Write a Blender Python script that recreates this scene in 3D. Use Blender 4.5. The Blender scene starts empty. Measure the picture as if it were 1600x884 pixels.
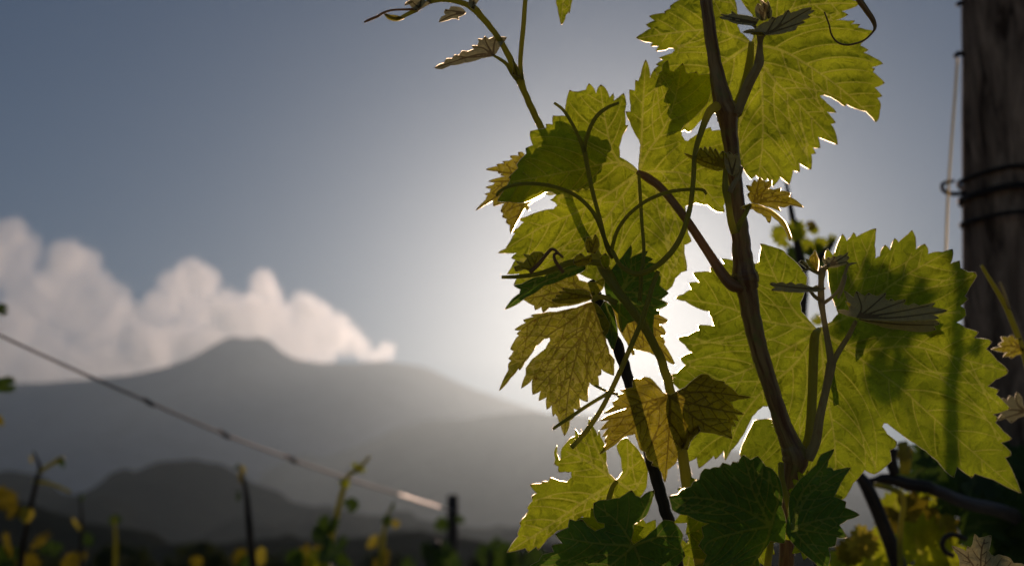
import bpy, bmesh, math, random
import numpy as np
from mathutils import Vector, Matrix, noise
from mathutils.geometry import delaunay_2d_cdt
R = math.radians
random.seed(7)
scene = bpy.context.scene
COL = scene.collection

# ------------------------------------------------------------------ camera
PITCH, FPX, CAMZ = 12.0, 2222.0, 1.6          # a 50 mm lens on a 36 mm sensor, tilted up
cam_data = bpy.data.cameras.new('camera')
cam_data.lens = 50.0; cam_data.sensor_width = 36.0
cam_data.clip_start = 0.02; cam_data.clip_end = 60000
cam_data.dof.use_dof = True
cam_data.dof.focus_distance = 0.63
cam_data.dof.aperture_fstop = 11.0
cam_data.dof.aperture_blades = 9
cam = bpy.data.objects.new('camera', cam_data)
COL.objects.link(cam)
cam.location = (0, 0, CAMZ)
cam.rotation_euler = (R(90 + PITCH), 0, 0)
scene.camera = cam

# ------------------------------------------------------------------ sun, sky, exposure
SUN_EL, SUN_AZ = 11.9, 4.1                     # the sun stands behind the vine, a little right of centre
world = bpy.data.worlds.new('World'); scene.world = world
world.use_nodes = True
wn = world.node_tree
for n in list(wn.nodes): wn.nodes.remove(n)
sky = wn.nodes.new('ShaderNodeTexSky'); sky.sky_type = 'NISHITA'
sky.sun_disc = False
sky.sun_elevation = R(SUN_EL); sky.sun_rotation = R(SUN_AZ)
sky.altitude = 700; sky.air_density = 1.0; sky.dust_density = 0.05; sky.ozone_density = 4.5
bg = wn.nodes.new('ShaderNodeBackground'); bg.inputs['Strength'].default_value = 0.081
wo = wn.nodes.new('ShaderNodeOutputWorld')
wn.links.new(sky.outputs['Color'], bg.inputs['Color'])
wn.links.new(bg.outputs['Background'], wo.inputs['Surface'])

sun_data = bpy.data.lights.new('sun', 'SUN')
sun_data.energy = 5.0; sun_data.angle = R(0.53); sun_data.color = (1.0, 0.71, 0.565)
sun = bpy.data.objects.new('sun', sun_data); COL.objects.link(sun)
sdir = Vector((math.sin(R(SUN_AZ)) * math.cos(R(SUN_EL)), math.cos(R(SUN_AZ)) * math.cos(R(SUN_EL)), math.sin(R(SUN_EL))))
sun.rotation_euler = sdir.to_track_quat('Z', 'Y').to_euler()
sun.location = (0, 0, 30)

scene.view_settings.view_transform = 'Standard'
scene.view_settings.look = 'None'
scene.view_settings.exposure = -1.45
scene.view_settings.gamma = 1.0
scene.view_settings.use_curve_mapping = False
scene.render.engine = 'CYCLES'
cy = scene.cycles
cy.use_denoising = True
cy.max_bounces = 8; cy.diffuse_bounces = 4; cy.glossy_bounces = 2; cy.transmission_bounces = 4
cy.volume_bounces = 10; cy.max_bounces = 12; cy.transparent_max_bounces = 8
cy.volume_step_rate = 1.0; cy.volume_max_steps = 256
cy.caustics_reflective = False; cy.caustics_refractive = False
cy.sample_clamp_indirect = 4.0

# ------------------------------------------------------------------ helpers
CP, SP = math.cos(R(PITCH)), math.sin(R(PITCH))
def P(x, y, d):
    """the point that the photograph shows at pixel (x, y), d metres away along the view axis"""
    u = (x - 800.0) / FPX * d; v = (442.0 - y) / FPX * d
    return Vector((u, d * CP - v * SP, CAMZ + d * SP + v * CP))

def tag(o, label=None, cat=None, group=None, kind=None):
    if label: o['label'] = label
    if cat: o['category'] = cat
    if group: o['group'] = group
    if kind: o['kind'] = kind
    return o
def empty(name, loc=(0, 0, 0)):
    o = bpy.data.objects.new(name, None); COL.objects.link(o); o.location = loc
    o.empty_display_size = 0.05
    return o
def world_of(q):
    m = Matrix.Translation(q.location) @ q.rotation_euler.to_matrix().to_4x4()
    return m if q.parent is None else world_of(q.parent) @ q.matrix_parent_inverse @ m
def link(name, me, mat=None, parent=None, smooth=True):
    o = bpy.data.objects.new(name, me); COL.objects.link(o)
    if mat is not None: me.materials.append(mat)
    if smooth: me.polygons.foreach_set('use_smooth', [True] * len(me.polygons))
    if parent is not None:
        o.parent = parent
        o.matrix_parent_inverse = world_of(parent).inverted()
    return o

class NT:
    """small helper for node trees"""
    def __init__(self, name, surface=True):
        self.m = bpy.data.materials.new(name); self.m.use_nodes = True
        self.t = self.m.node_tree
        for n in list(self.t.nodes): self.t.nodes.remove(n)
        self.out = self.n('ShaderNodeOutputMaterial')
    def n(self, typ, **kw):
        n = self.t.nodes.new(typ)
        for k, v in kw.items():
            if k == 'inp':
                for i, val in v.items():
                    if hasattr(val, 'is_output'): self.t.links.new(val, n.inputs[i])
                    else: n.inputs[i].default_value = val
            else: setattr(n, k, v)
        return n
    def math(self, op, a, b=None, c=None, clamp=False):
        n = self.n('ShaderNodeMath', operation=op, use_clamp=clamp)
        for i, val in enumerate((a, b, c)):
            if val is None: continue
            if hasattr(val, 'is_output'): self.t.links.new(val, n.inputs[i])
            else: n.inputs[i].default_value = val
        return n.outputs[0]
    def mix(self, fac, a, b, blend='MIX'):
        n = self.n('ShaderNodeMix', data_type='RGBA', blend_type=blend)
        for i, val in ((0, fac), (6, a), (7, b)):
            if hasattr(val, 'is_output'): self.t.links.new(val, n.inputs[i])
            else: n.inputs[i].default_value = val if i == 0 else (tuple(val) + (1,))[:4]
        return n.outputs[2]
    def rng(self, v, a, b, c=0.0, d=1.0, smooth=False):
        n = self.n('ShaderNodeMapRange', interpolation_type='SMOOTHSTEP' if smooth else 'LINEAR', clamp=True)
        self.t.links.new(v, n.inputs[0])
        for i, val in enumerate((a, b, c, d)): n.inputs[i + 1].default_value = val
        return n.outputs[0]
    def noise(self, scale, detail=2.0, rough=0.5, vec=None, dist=0.0):
        n = self.n('ShaderNodeTexNoise')
        n.inputs['Scale'].default_value = scale; n.inputs['Detail'].default_value = detail
        n.inputs['Roughness'].default_value = rough; n.inputs['Distortion'].default_value = dist
        if vec is not None: self.t.links.new(vec, n.inputs['Vector'])
        return n.outputs['Fac']
    def surf(self, sh): self.t.links.new(sh, self.out.inputs['Surface']); return self.m
    def bsdf(self, col, rough=0.7, spec=0.3, normal=None):
        n = self.n('ShaderNodeBsdfPrincipled')
        if hasattr(col, 'is_output'): self.t.links.new(col, n.inputs['Base Color'])
        else: n.inputs['Base Color'].default_value = tuple(col) + (1,)
        if hasattr(rough, 'is_output'): self.t.links.new(rough, n.inputs['Roughness'])
        else: n.inputs['Roughness'].default_value = rough
        n.inputs['Specular IOR Level'].default_value = spec
        if normal is not None: self.t.links.new(normal, n.inputs['Normal'])
        return n
    def bump(self, h, strength=0.3, dist=0.001):
        n = self.n('ShaderNodeBump'); n.inputs['Strength'].default_value = strength
        n.inputs['Distance'].default_value = dist
        self.t.links.new(h, n.inputs['Height']); return n.outputs[0]

# ------------------------------------------------------------------ far setting: ground, hills, volcano, haze, smoke
def mat_land(name, c1, c2, scale):
    t = NT(name)
    geo = t.n('ShaderNodeNewGeometry')
    nz = t.noise(scale, 6, 0.6, geo.outputs['Position'])
    nz2 = t.noise(scale * 7, 4, 0.6, geo.outputs['Position'])
    f = t.rng(t.math('ADD', t.math('MULTIPLY', nz, 0.65), t.math('MULTIPLY', nz2, 0.35)), 0.35, 0.65)
    d = t.n('ShaderNodeBsdfDiffuse'); t.t.links.new(t.mix(f, c1, c2), d.inputs['Color']); return t.surf(d.outputs[0])
M_LAVA = mat_land('lava_slope', (0.14, 0.155, 0.175), (0.28, 0.30, 0.33), 0.0012)
M_WOOD = mat_land('wooded_hill', (0.014, 0.020, 0.012), (0.060, 0.058, 0.035), 0.004)
M_SOIL = mat_land('vineyard_soil', (0.34, 0.275, 0.18), (0.52, 0.43, 0.29), 0.6)

def grid_mesh(name, xs, ys, hf, mat):
    nx, ny = len(xs), len(ys)
    vs = [(x, y, hf(x, y)) for y in ys for x in xs]
    fs = [(j * nx + i, j * nx + i + 1, (j + 1) * nx + i + 1, (j + 1) * nx + i) for j in range(ny - 1) for i in range(nx - 1)]
    me = bpy.data.meshes.new(name); me.from_pydata(vs, [], fs); me.update()
    return link(name, me, mat)
def elev_to_height(px, py, Y):
    """height above the ground of a ridge that shows at pixel row py when it stands Y metres away"""
    v = (442.0 - py) / FPX
    return CAMZ + Y * (SP + v * CP) / (CP - v * SP)
def ridge_fn(pts, Y):
    k = CP                                        # x metres for a pixel column, near enough for far ridges
    xs = []; hs = []
    for px, py in pts:
        v = (442.0 - py) / FPX
        d = Y / (CP - v * SP)
        xs.append((px - 800.0) / FPX * d); hs.append(CAMZ + d * (SP + v * CP))
    xs = np.array(xs); hs = np.array(hs)
    def f(x):
        w = (xs[-1] - xs[0]) / 900
        return float(np.mean([np.interp(x + q * w, xs, hs) for q in (-0.8, -0.4, 0, 0.4, 0.8)]))
    return f
def terrain(name, pts, Y, y0, y1, x0, x1, nx, ny, mat, amp, freq, power=1.5, seed=0.0):
    f = ridge_fn(pts, Y); f_off = -0.12 * Y
    def h(x, y):
        if y <= Y:
            t = max(0.0, (y - y0) / (Y - y0)); base = f(x) * t ** power
        else:
            t = max(0.0, (y1 - y) / (y1 - Y)); base = f(x) * (t * t * (3 - 2 * t))
        e = min(1.0, 5 * max(0.0, 1.2 - abs(x) / max(abs(x0), abs(x1))))
        edge = min(1.0, abs(y - Y) / (0.15 * (Y - y0)) + (0.30 if Y < 8000 else 0.10))
        nz = noise.fractal(Vector((x * freq + seed, y * freq * 0.45, seed)), 1.0, 2.1, 6)
        return (base + amp * nz * edge * min(1, t * 3)) * e - 6
    q = np.linspace(-1, 1, nx); xs = (x0 + x1) / 2 + (x1 - x0) / 2 * np.sign(q) * np.abs(q) ** 1.7; xs = xs + f_off; ys = np.concatenate([np.linspace(y0, Y, ny), np.linspace(Y, y1, ny // 2)[1:]])
    return tag(grid_mesh(name, list(xs), list(ys), h, mat), kind='structure')

HX = 11800
gm = grid_mesh('ground', list(np.linspace(-HX, HX, 60)), list(np.concatenate([np.linspace(-3100, -60, 12), np.linspace(-30, 60, 40), np.linspace(90, 10900, 40)])),
               lambda x, y: 0.05 * noise.noise(Vector((x * 0.8, y * 0.8, 0))) if abs(x) < 400 and abs(y) < 60 else 0.0, M_SOIL)
tag(gm, kind='structure')
terrain('volcano', [(-2600, 880), (-1500, 800), (-700, 690), (-300, 620), (0, 597), (70, 597), (140, 590), (205, 584), (255, 573), (300, 557), (330, 540), (348, 529), (366, 524), (384, 528), (404, 524), (420, 529),
                    (436, 545), (462, 560), (500, 566), (560, 567), (600, 563), (640, 567), (668, 573), (700, 589), (740, 606), (790, 623), (850, 643), (950, 668),
                    (1100, 692), (1300, 720), (1600, 760), (2200, 830), (3200, 890)], 9000, 3400, 10800, -9500, 9500, 420, 80, M_LAVA, 150, 0.0011, 1.5, 3.1)
terrain('far_foothill', [(-2500, 890), (-800, 850), (0, 820), (200, 800), (300, 775), (372, 752), (392, 741), (420, 727), (455, 711), (480, 703), (500, 708), (540, 697), (590, 682), (625, 664), (670, 652), (740, 648), (830, 640), (930, 650), (1100, 690), (1300, 740), (1600, 790), (2400, 860)],
        6300, 3200, 8200, -6600, 6600, 320, 44, M_WOOD, 70, 0.004, 1.4, 8.7)
terrain('foothill', [(-1800, 860), (-800, 800), (-300, 770), (-60, 742), (0, 735), (60, 750), (120, 768), (165, 762), (205, 735), (240, 714), (262, 707), (300, 709), (345, 714), (372, 730), (400, 752), (450, 772), (520, 786), (620, 800), (760, 815), (1000, 830), (1400, 840), (2400, 870)],
        1900, 900, 2600, -2800, 2800, 300, 44, M_WOOD, 34, 0.010, 1.4, 2.7)
terrain('wooded_hill', [(-1500, 800), (-600, 770), (-200, 752), (0, 748), (60, 762), (130, 783), (200, 795), (260, 815), (330, 822), (420, 806), (500, 812), (590, 806), (650, 800), (720, 812), (800, 818), (900, 822), (1100, 815),
                         (1400, 830), (1700, 820), (2600, 850)], 450, 160, 700, -900, 900, 360, 40, M_WOOD, 5, 0.045, 1.3, 5.2)

# the hazy air: one closed box round everything but the sky and the smoke
t = NT('hazy_air')
ad = t.n('ShaderNodeAddShader')
for k, (c, dens, g) in enumerate((((1.0, 0.945, 0.92, 1), 2.45e-5, 0.852), ((0.60, 0.88, 1.0, 1), 6.2e-5, 0.1))):   # dust and thin blue air
    pv = t.n('ShaderNodeVolumePrincipled')
    pv.inputs['Color'].default_value = c; pv.inputs['Density'].default_value = dens; pv.inputs['Anisotropy'].default_value = g
    t.t.links.new(pv.outputs[0], ad.inputs[k])
t.t.links.new(ad.outputs[0], t.out.inputs['Volume'])
M_HAZE = t.m
bm = bmesh.new(); bmesh.ops.create_cube(bm, size=1.0)
for v in bm.verts:
    v.co = ((-12000 if v.co.x < 0 else 12000), (-3300 if v.co.y < 0 else 10950), (-60 if v.co.z < 0 else 1720))
me = bpy.data.meshes.new('haze'); bm.to_mesh(me); bm.free()
haze = tag(link('haze', me, M_HAZE, smooth=False), kind='stuff')

# smoke blown from the crater, beyond the far end of the haze
DS = 11900.0
PUFFS = [(604, 549, 17, 1.3), (586, 556, 17, 1.3), (566, 546, 20, 1.3), (545, 533, 27, 1.2), (520, 517, 34, 1.2), (492, 500, 36, 1.2), (473, 480, 27, 1.2), (500, 545, 34, 1.2), (462, 535, 42, 1.2),
         (412, 440, 24, 1.2), (414, 468, 33, 1.2), (420, 505, 46, 1.1), (385, 498, 44, 1.0), (352, 470, 27, .9), (345, 510, 48, .9),
         (300, 428, 29, 1.0), (322, 437, 27, 1.0), (276, 445, 32, .9), (300, 470, 46, .7), (250, 480, 34, .8), (232, 540, 40, 1.0), (280, 545, 52, .9), (330, 555, 48, .9),
         (104, 402, 34, 1.0), (130, 412, 32, 1.0), (95, 440, 42, .8), (150, 450, 36, .7), (178, 470, 34, .6), (200, 505, 42, .75), (120, 490, 52, .7),
         (22, 362, 28, .9), (2, 372, 32, .8), (38, 392, 34, .7), (14, 420, 46, .6), (50, 470, 50, .65), (230, 580, 46, 1.2), (170, 580, 52, 1.2), (110, 588, 54, 1.2), (50, 588, 56, 1.2), (-10, 585, 58, 1.2), (0, 545, 40, .8), (80, 550, 36, .7), (0, 520, 60, .65), (150, 530, 50, .7), (70, 520, 50, .6), (-60, 400, 70, .7), (-70, 520, 90, .6), (-160, 440, 90, .6)]
bm = bmesh.new()
blobs = []
for i, (x, y, r, w) in enumerate(PUFFS):
    rr = r * DS / FPX
    c = P(x, y, DS + random.uniform(-150, 150) + 120 * math.sin(i * 1.7)); blobs.append((c, rr, w))
    m = bmesh.ops.create_icosphere(bm, subdivisions=2, radius=rr * 1.16)
    bmesh.ops.translate(bm, verts=m['verts'], vec=c)
me = bpy.data.meshes.new('smoke_plume'); bm.to_mesh(me); bm.free()
t = NT('volcano_smoke')
geo = t.n('ShaderNodeNewGeometry')
nzv = t.n('ShaderNodeTexNoise'); nzv.inputs['Scale'].default_value = 0.007; nzv.inputs['Detail'].default_value = 4; nzv.inputs['Roughness'].default_value = 0.65
t.t.links.new(geo.outputs['Position'], nzv.inputs['Vector'])
warp = t.n('ShaderNodeVectorMath', operation='MULTIPLY_ADD')
t.t.links.new(nzv.outputs['Color'], warp.inputs[0]); warp.inputs[1].default_value = (150, 150, 150)
off = t.n('ShaderNodeVectorMath', operation='SUBTRACT'); t.t.links.new(geo.outputs['Position'], off.inputs[0]); off.inputs[1].default_value = (75, 75, 75)
t.t.links.new(off.outputs[0], warp.inputs[2])
acc = None
for c, rr, w in blobs:
    d = t.n('ShaderNodeVectorMath', operation='DISTANCE'); t.t.links.new(warp.outputs[0], d.inputs[0]); d.inputs[1].default_value = c
    v = t.rng(d.outputs['Value'], rr * 1.06, rr * 0.66, 0.0, w, True)
    acc = v if acc is None else t.math('MAXIMUM', acc, v)
fine = t.noise(0.012, 3, 0.6, geo.outputs['Position'])
dens = t.math('MULTIPLY', acc, t.rng(fine, 0.3, 0.65, 0.45, 1.3))
pv = t.n('ShaderNodeVolumePrincipled'); pv.inputs['Color'].default_value = (0.95, 0.985, 1.0, 1)
pv.inputs['Anisotropy'].default_value = 0.78
t.t.links.new(t.math('MULTIPLY', dens, 0.0040), pv.inputs['Density'])
t.t.links.new(pv.outputs[0], t.out.inputs['Volume'])
plume = tag(link('smoke_plume', me, t.m, smooth=False), 'white smoke plume trailing left from the volcano crater', 'smoke', kind='stuff')
rm = plume.modifiers.new('union', 'REMESH'); rm.mode = 'VOXEL'; rm.voxel_size = 28

# ------------------------------------------------------------------ materials of the vine
def mat_leaf(name, trans, refl, vein_t, tert, vein_amt=0.6, mixf=0.62, rough=0.45, tip=(0.10, 0.03, 0.015), spots=0.0, vein_r=None):
    """a thin leaf: light goes through it, veins and fine net in their own colours"""
    t = NT(name)
    uv = t.n('ShaderNodeUVMap'); uv.uv_map = 'UVMap'
    nz = t.n('ShaderNodeTexNoise'); nz.inputs['Scale'].default_value = 5.0; nz.inputs['Detail'].default_value = 2
    t.t.links.new(uv.outputs[0], nz.inputs['Vector'])
    wv = t.n('ShaderNodeVectorMath', operation='MULTIPLY_ADD'); t.t.links.new(nz.outputs['Color'], wv.inputs[0])
    wv.inputs[1].default_value = (0.16, 0.16, 0.0); t.t.links.new(uv.outputs[0], wv.inputs[2])
    vo = t.n('ShaderNodeTexVoronoi', feature='DISTANCE_TO_EDGE'); vo.inputs['Scale'].default_value = 7.0
    t.t.links.new(wv.outputs[0], vo.inputs['Vector'])
    vo2 = t.n('ShaderNodeTexVoronoi', feature='DISTANCE_TO_EDGE'); vo2.inputs['Scale'].default_value = 19.0
    t.t.links.new(wv.outputs[0], vo2.inputs['Vector'])
    net = t.rng(vo.outputs['Distance'], 0.0, 0.085, 1.0, 0.0, True)
    net2 = t.rng(vo2.outputs['Distance'], 0.0, 0.12, 0.55, 0.0, True)
    netm = t.math('MAXIMUM', net, net2)
    av = t.n('ShaderNodeAttribute', attribute_name='vein'); at_ = t.n('ShaderNodeAttribute', attribute_name='tip')
    vm = t.rng(av.outputs['Fac'], 1.15, 0.35, 0.0, 1.0, True)
    big = t.noise(1.1, 3, 0.55, uv.outputs[0]); grain = t.noise(46.0, 2, 0.6, uv.outputs[0])
    shade = t.math('MULTIPLY', t.rng(big, 0.3, 0.7, 0.70, 1.20), t.rng(grain, 0.3, 0.7, 0.86, 1.12))
    base = t.mix(t.rng(big, 0.35, 0.7), trans[0], trans[1])
    base = t.mix(t.math('MULTIPLY', netm, tert[3]), base, tert[:3])
    base = t.mix(t.math('MULTIPLY', vm, vein_amt), base, vein_t)
    if spots > 0:
        sp = t.rng(t.noise(9.0, 3, 0.7, uv.outputs[0]), 0.60, 0.70)
        base = t.mix(t.math('MULTIPLY', sp, spots), base, (0.25, 0.10, 0.02))
    tipm = t.rng(at_.outputs['Fac'], 0.25, 0.9, 0.0, 0.95, True)
    base = t.mix(tipm, base, tip)
    sc = t.n('ShaderNodeVectorMath', operation='SCALE'); t.t.links.new(base, sc.inputs[0]); t.t.links.new(shade, sc.inputs['Scale'])
    h = t.math('SUBTRACT', t.math('MULTIPLY', t.rng(vo.outputs['Distance'], 0.0, 0.35, 0.0, 1.0, True), 0.6), t.math('MULTIPLY', vm, 0.8))
    bmp = t.bump(h, 0.75, 0.0013)
    rcol = t.mix(t.math('MULTIPLY', vm, vein_amt), refl, vein_r or tuple(min(1, c * 1.9) for c in refl)); rcol = t.mix(tipm, rcol, tip)
    p = t.bsdf(rcol, rough, 0.35, bmp)
    tr = t.n('ShaderNodeBsdfTranslucent'); t.t.links.new(sc.outputs[0], tr.inputs['Color']); t.t.links.new(bmp, tr.inputs['Normal'])
    mx = t.n('ShaderNodeMixShader'); mx.inputs[0].default_value = mixf
    t.t.links.new(p.outputs[0], mx.inputs[1]); t.t.links.new(tr.outputs[0], mx.inputs[2])
    return t.surf(mx.outputs[0])
M_LEAF = mat_leaf('vine_leaf', ((0.56, 0.67, 0.022), (0.80, 0.88, 0.030)), (0.050, 0.070, 0.014), (1.0, 0.97, 0.14), (0.96, 0.94, 0.07, 0.24), 0.75, mixf=0.77)
M_LEAFB = mat_leaf('broad_vine_leaf', ((0.43, 0.56, 0.020), (0.64, 0.75, 0.028)), (0.050, 0.070, 0.016), (0.88, 0.88, 0.12), (0.78, 0.80, 0.06, 0.24), 0.7, mixf=0.75)
M_BRONZE = mat_leaf('bronze_vine_leaf', ((0.84, 0.68, 0.034), (0.96, 0.82, 0.046)), (0.075, 0.060, 0.018), (0.26, 0.17, 0.02), (1.0, 0.86, 0.18, 0.65), 0.7, spots=0.6)
M_OLIVE = mat_leaf('olive_vine_leaf', ((0.56, 0.56, 0.032), (0.74, 0.68, 0.042)), (0.075, 0.065, 0.018), (0.24, 0.19, 0.02), (0.98, 0.86, 0.20, 0.65), 0.7, spots=0.7)
M_THIN = mat_leaf('tender_vine_leaf', ((0.86, 0.90, 0.25), (0.95, 0.95, 0.32)), (0.10, 0.13, 0.04), (1.0, 0.98, 0.4), (0.95, 0.95, 0.3, 0.3), 0.6, mixf=0.85)
M_DEEP_SHADE = mat_leaf('deep_green_shaded_leaf', ((0.10, 0.22, 0.020), (0.16, 0.27, 0.025)), (0.06, 0.09, 0.024), (0.26, 0.34, 0.06), (0.20, 0.30, 0.04, 0.30), 0.7, 0.40, 0.38, vein_r=(0.16, 0.18, 0.06))  # darker copy of the vine leaf, shade put into its colours
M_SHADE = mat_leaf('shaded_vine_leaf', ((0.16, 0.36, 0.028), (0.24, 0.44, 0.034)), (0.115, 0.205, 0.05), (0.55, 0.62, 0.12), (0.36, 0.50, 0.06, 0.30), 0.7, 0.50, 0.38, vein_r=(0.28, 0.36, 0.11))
M_FELT = mat_leaf('felted_young_leaf', ((0.62, 0.56, 0.24), (0.74, 0.64, 0.28)), (0.60, 0.48, 0.25), (0.16, 0.10, 0.04), (0.40, 0.32, 0.14, 0.4), 0.8, 0.42, 0.8, (0.06, 0.02, 0.012), vein_r=(0.16, 0.105, 0.05))

t = NT('leaf_edge')                               # thin clear rim and hairs: they pass the light on, scattered forward
rf = t.n('ShaderNodeBsdfRefraction'); rf.inputs['Color'].default_value = (0.72, 0.64, 0.46, 1); rf.inputs['IOR'].default_value = 1.08; rf.inputs['Roughness'].default_value = 0.62
tr = t.n('ShaderNodeBsdfTranslucent'); tr.inputs['Color'].default_value = (0.9, 0.8, 0.45, 1)
mx = t.n('ShaderNodeMixShader'); mx.inputs[0].default_value = 0.45
t.t.links.new(rf.outputs[0], mx.inputs[1]); t.t.links.new(tr.outputs[0], mx.inputs[2])
M_EDGE = t.surf(mx.outputs[0])

def mat_stem(name, c1, c2, c3, rough=0.42, trans=0.0, tcol=(0.4, 0.4, 0.05)):
    t = NT(name)
    uv = t.n('ShaderNodeUVMap'); uv.uv_map = 'UVMap'
    mp = t.n('ShaderNodeMapping'); t.t.links.new(uv.outputs[0], mp.inputs['Vector']); mp.inputs['Scale'].default_value = (6.0, 0.5, 1)
    st = t.noise(1.6, 4, 0.6, mp.outputs[0])
    bl = t.noise(3.0, 3, 0.6, uv.outputs[0])
    c = t.mix(t.rng(st, 0.38, 0.62), c1, c2); c = t.mix(t.rng(bl, 0.52, 0.72), c, c3)
    b = t.bump(st, 0.3, 0.0006)
    p = t.bsdf(c, rough, 0.5, b)
    p.inputs['Sheen Weight'].default_value = 0.25; p.inputs['Sheen Roughness'].default_value = 0.4
    if trans <= 0: return t.surf(p.outputs[0])
    tr = t.n('ShaderNodeBsdfTranslucent'); t.t.links.new(t.mix(0.75, c, tcol), tr.inputs['Color'])
    mx = t.n('ShaderNodeMixShader'); mx.inputs[0].default_value = trans
    t.t.links.new(p.outputs[0], mx.inputs[1]); t.t.links.new(tr.outputs[0], mx.inputs[2])
    return t.surf(mx.outputs[0])
M_CANE = mat_stem('brown_cane', (0.17, 0.070, 0.028), (0.56, 0.38, 0.14), (0.30, 0.31, 0.07), 0.34, 0.20, (0.85, 0.55, 0.15))
M_GREEN = mat_stem('green_shoot', (0.26, 0.25, 0.045), (0.38, 0.34, 0.075), (0.24, 0.13, 0.05), 0.38, 0.55, (0.95, 0.92, 0.22))
M_PETI = mat_stem('reddish_petiole', (0.24, 0.11, 0.055), (0.48, 0.31, 0.15), (0.28, 0.22, 0.07), 0.38, 0.36, (0.95, 0.65, 0.32))
M_OLD = mat_stem('old_cane', (0.024, 0.016, 0.010), (0.085, 0.056, 0.032), (0.05, 0.035, 0.02), 0.6)
M_TEND = mat_stem('tendril', (0.24, 0.23, 0.042), (0.36, 0.32, 0.075), (0.24, 0.14, 0.05), 0.38, 0.60, (0.95, 0.92, 0.24))
M_FUZZ = mat_stem('felted_stalk', (0.42, 0.33, 0.17), (0.58, 0.47, 0.26), (0.34, 0.17, 0.10), 0.7, 0.42, (0.95, 0.88, 0.5))

# ------------------------------------------------------------------ leaf and stem builders
def seg_dist(pts, a, b):
    ab = b - a; L = (ab * ab).sum() + 1e-9
    tt = np.clip(((pts - a) @ ab) / L, 0, 1)
    return np.hypot(*(pts - (a + tt[:, None] * ab)).T), tt
def inside(pts, poly):
    x, y = pts[:, 0], pts[:, 1]; r = np.zeros(len(pts), bool)
    px, py = poly[:, 0], poly[:, 1]; j = len(poly) - 1
    for i in range(len(poly)):
        c = ((py[i] > y) != (py[j] > y))
        if c.any():
            xi = (px[j] - px[i]) * (y - py[i]) / (py[j] - py[i] + 1e-12) + px[i]
            r ^= c & (x < xi)
        j = i
    return r
def smooth_line(pts, n=8):
    """Catmull-Rom through points of any dimension"""
    p = np.array(pts, float)
    if len(p) < 3: return np.array([p[0] + (p[-1] - p[0]) * k / n for k in range(n + 1)])
    p = np.vstack([2 * p[0] - p[1], p, 2 * p[-1] - p[-2]]); out = []
    for i in range(1, len(p) - 2):
        for k in range(n):
            q = k / n
            out.append(0.5 * ((2 * p[i]) + (-p[i - 1] + p[i + 1]) * q + (2 * p[i - 1] - 5 * p[i] + 4 * p[i + 1] - p[i + 2]) * q * q + (-p[i - 1] + 3 * p[i] - 3 * p[i + 1] + p[i + 2]) * q ** 3))
    out.append(p[-2]); return np.array(out)
def nums(s): 
    v = [float(q) for q in s.replace(';', ' ').replace(',', ' ').split()]
    return np.array(v).reshape(-1, 2)

def leaf_geometry(outline, junction, veins, spacing, rng_seed, side_veins=True):
    rg = random.Random(rng_seed)
    poly = outline
    area = 0.5 * np.sum(poly[:, 0] * np.roll(poly[:, 1], -1) - poly[:, 1] * np.roll(poly[:, 0], -1))
    sgn = 1 if area > 0 else -1
    n = len(poly); dense = []; tips = []
    for i in range(n):
        a, b = poly[i], poly[(i + 1) % n]; pr = poly[i - 1]
        e1 = a - pr; e2 = b - a
        crs = (e1[0] * e2[1] - e1[1] * e2[0]) * sgn
        cosang = (e1 @ e2) / (np.hypot(*e1) * np.hypot(*e2) + 1e-9)
        if crs > 0 and cosang < 0.45: tips.append(a)
        L = np.hypot(*e2); k = max(1, int(round(L / (spacing * 0.8))))
        nrm = np.array([e2[1], -e2[0]]) / (L + 1e-9) * sgn
        bul = rg.uniform(0.01, 0.05) * L
        for q in range(k):
            f = q / k
            dense.append(a + e2 * f + nrm * bul * 4 * f * (1 - f))
    dense = np.array(dense)
    lines = [(smooth_line(v, 8), 1.0) for v in veins]
    # side veins, in pairs, bending towards the lobe tip
    prim = [l for l, _ in lines]
    for li, l in enumerate(prim if side_veins else []):
        seg = np.hypot(*np.diff(l, axis=0).T); cum = np.concatenate([[0], np.cumsum(seg)]); tot = cum[-1]
        s = max(spacing * 3.2, tot * 0.16); side = 1
        step = max(spacing * 4.4, tot * 0.12, 19.0)
        while s < tot * 0.94:
            for side in (-1, 1):
                ss = min(s + (0.4 * step if side > 0 else 0), tot * 0.97)
                i = min(len(l) - 2, int(np.searchsorted(cum, ss)) - 1); i = max(i, 0)
                p0 = l[i] + (l[i + 1] - l[i]) * ((ss - cum[i]) / (seg[i] + 1e-9))
                d = (l[i + 1] - l[i]) / (seg[i] + 1e-9); ang = math.atan2(d[1], d[0]) + side * R(rg.uniform(44, 58))
                pts = [p0]; cur = p0.copy()
                for k in range(60):
                    ang -= side * 0.035
                    cur = cur + np.array([math.cos(ang), math.sin(ang)]) * spacing * 0.9
                    if not inside(cur[None], dense)[0]: break
                    if np.hypot(*(dense - cur).T).min() < spacing * 0.7: break
                    if k > 2 and any(oj != li and np.hypot(*(ol - cur).T).min() < spacing * 1.3 for oj, ol in enumerate(prim)): break
                    pts.append(cur.copy())
                if len(pts) > 3: lines.append((np.array(pts), 0.5))
            s += step
    return dense, np.array(tips) if tips else np.zeros((0, 2)), lines

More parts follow.
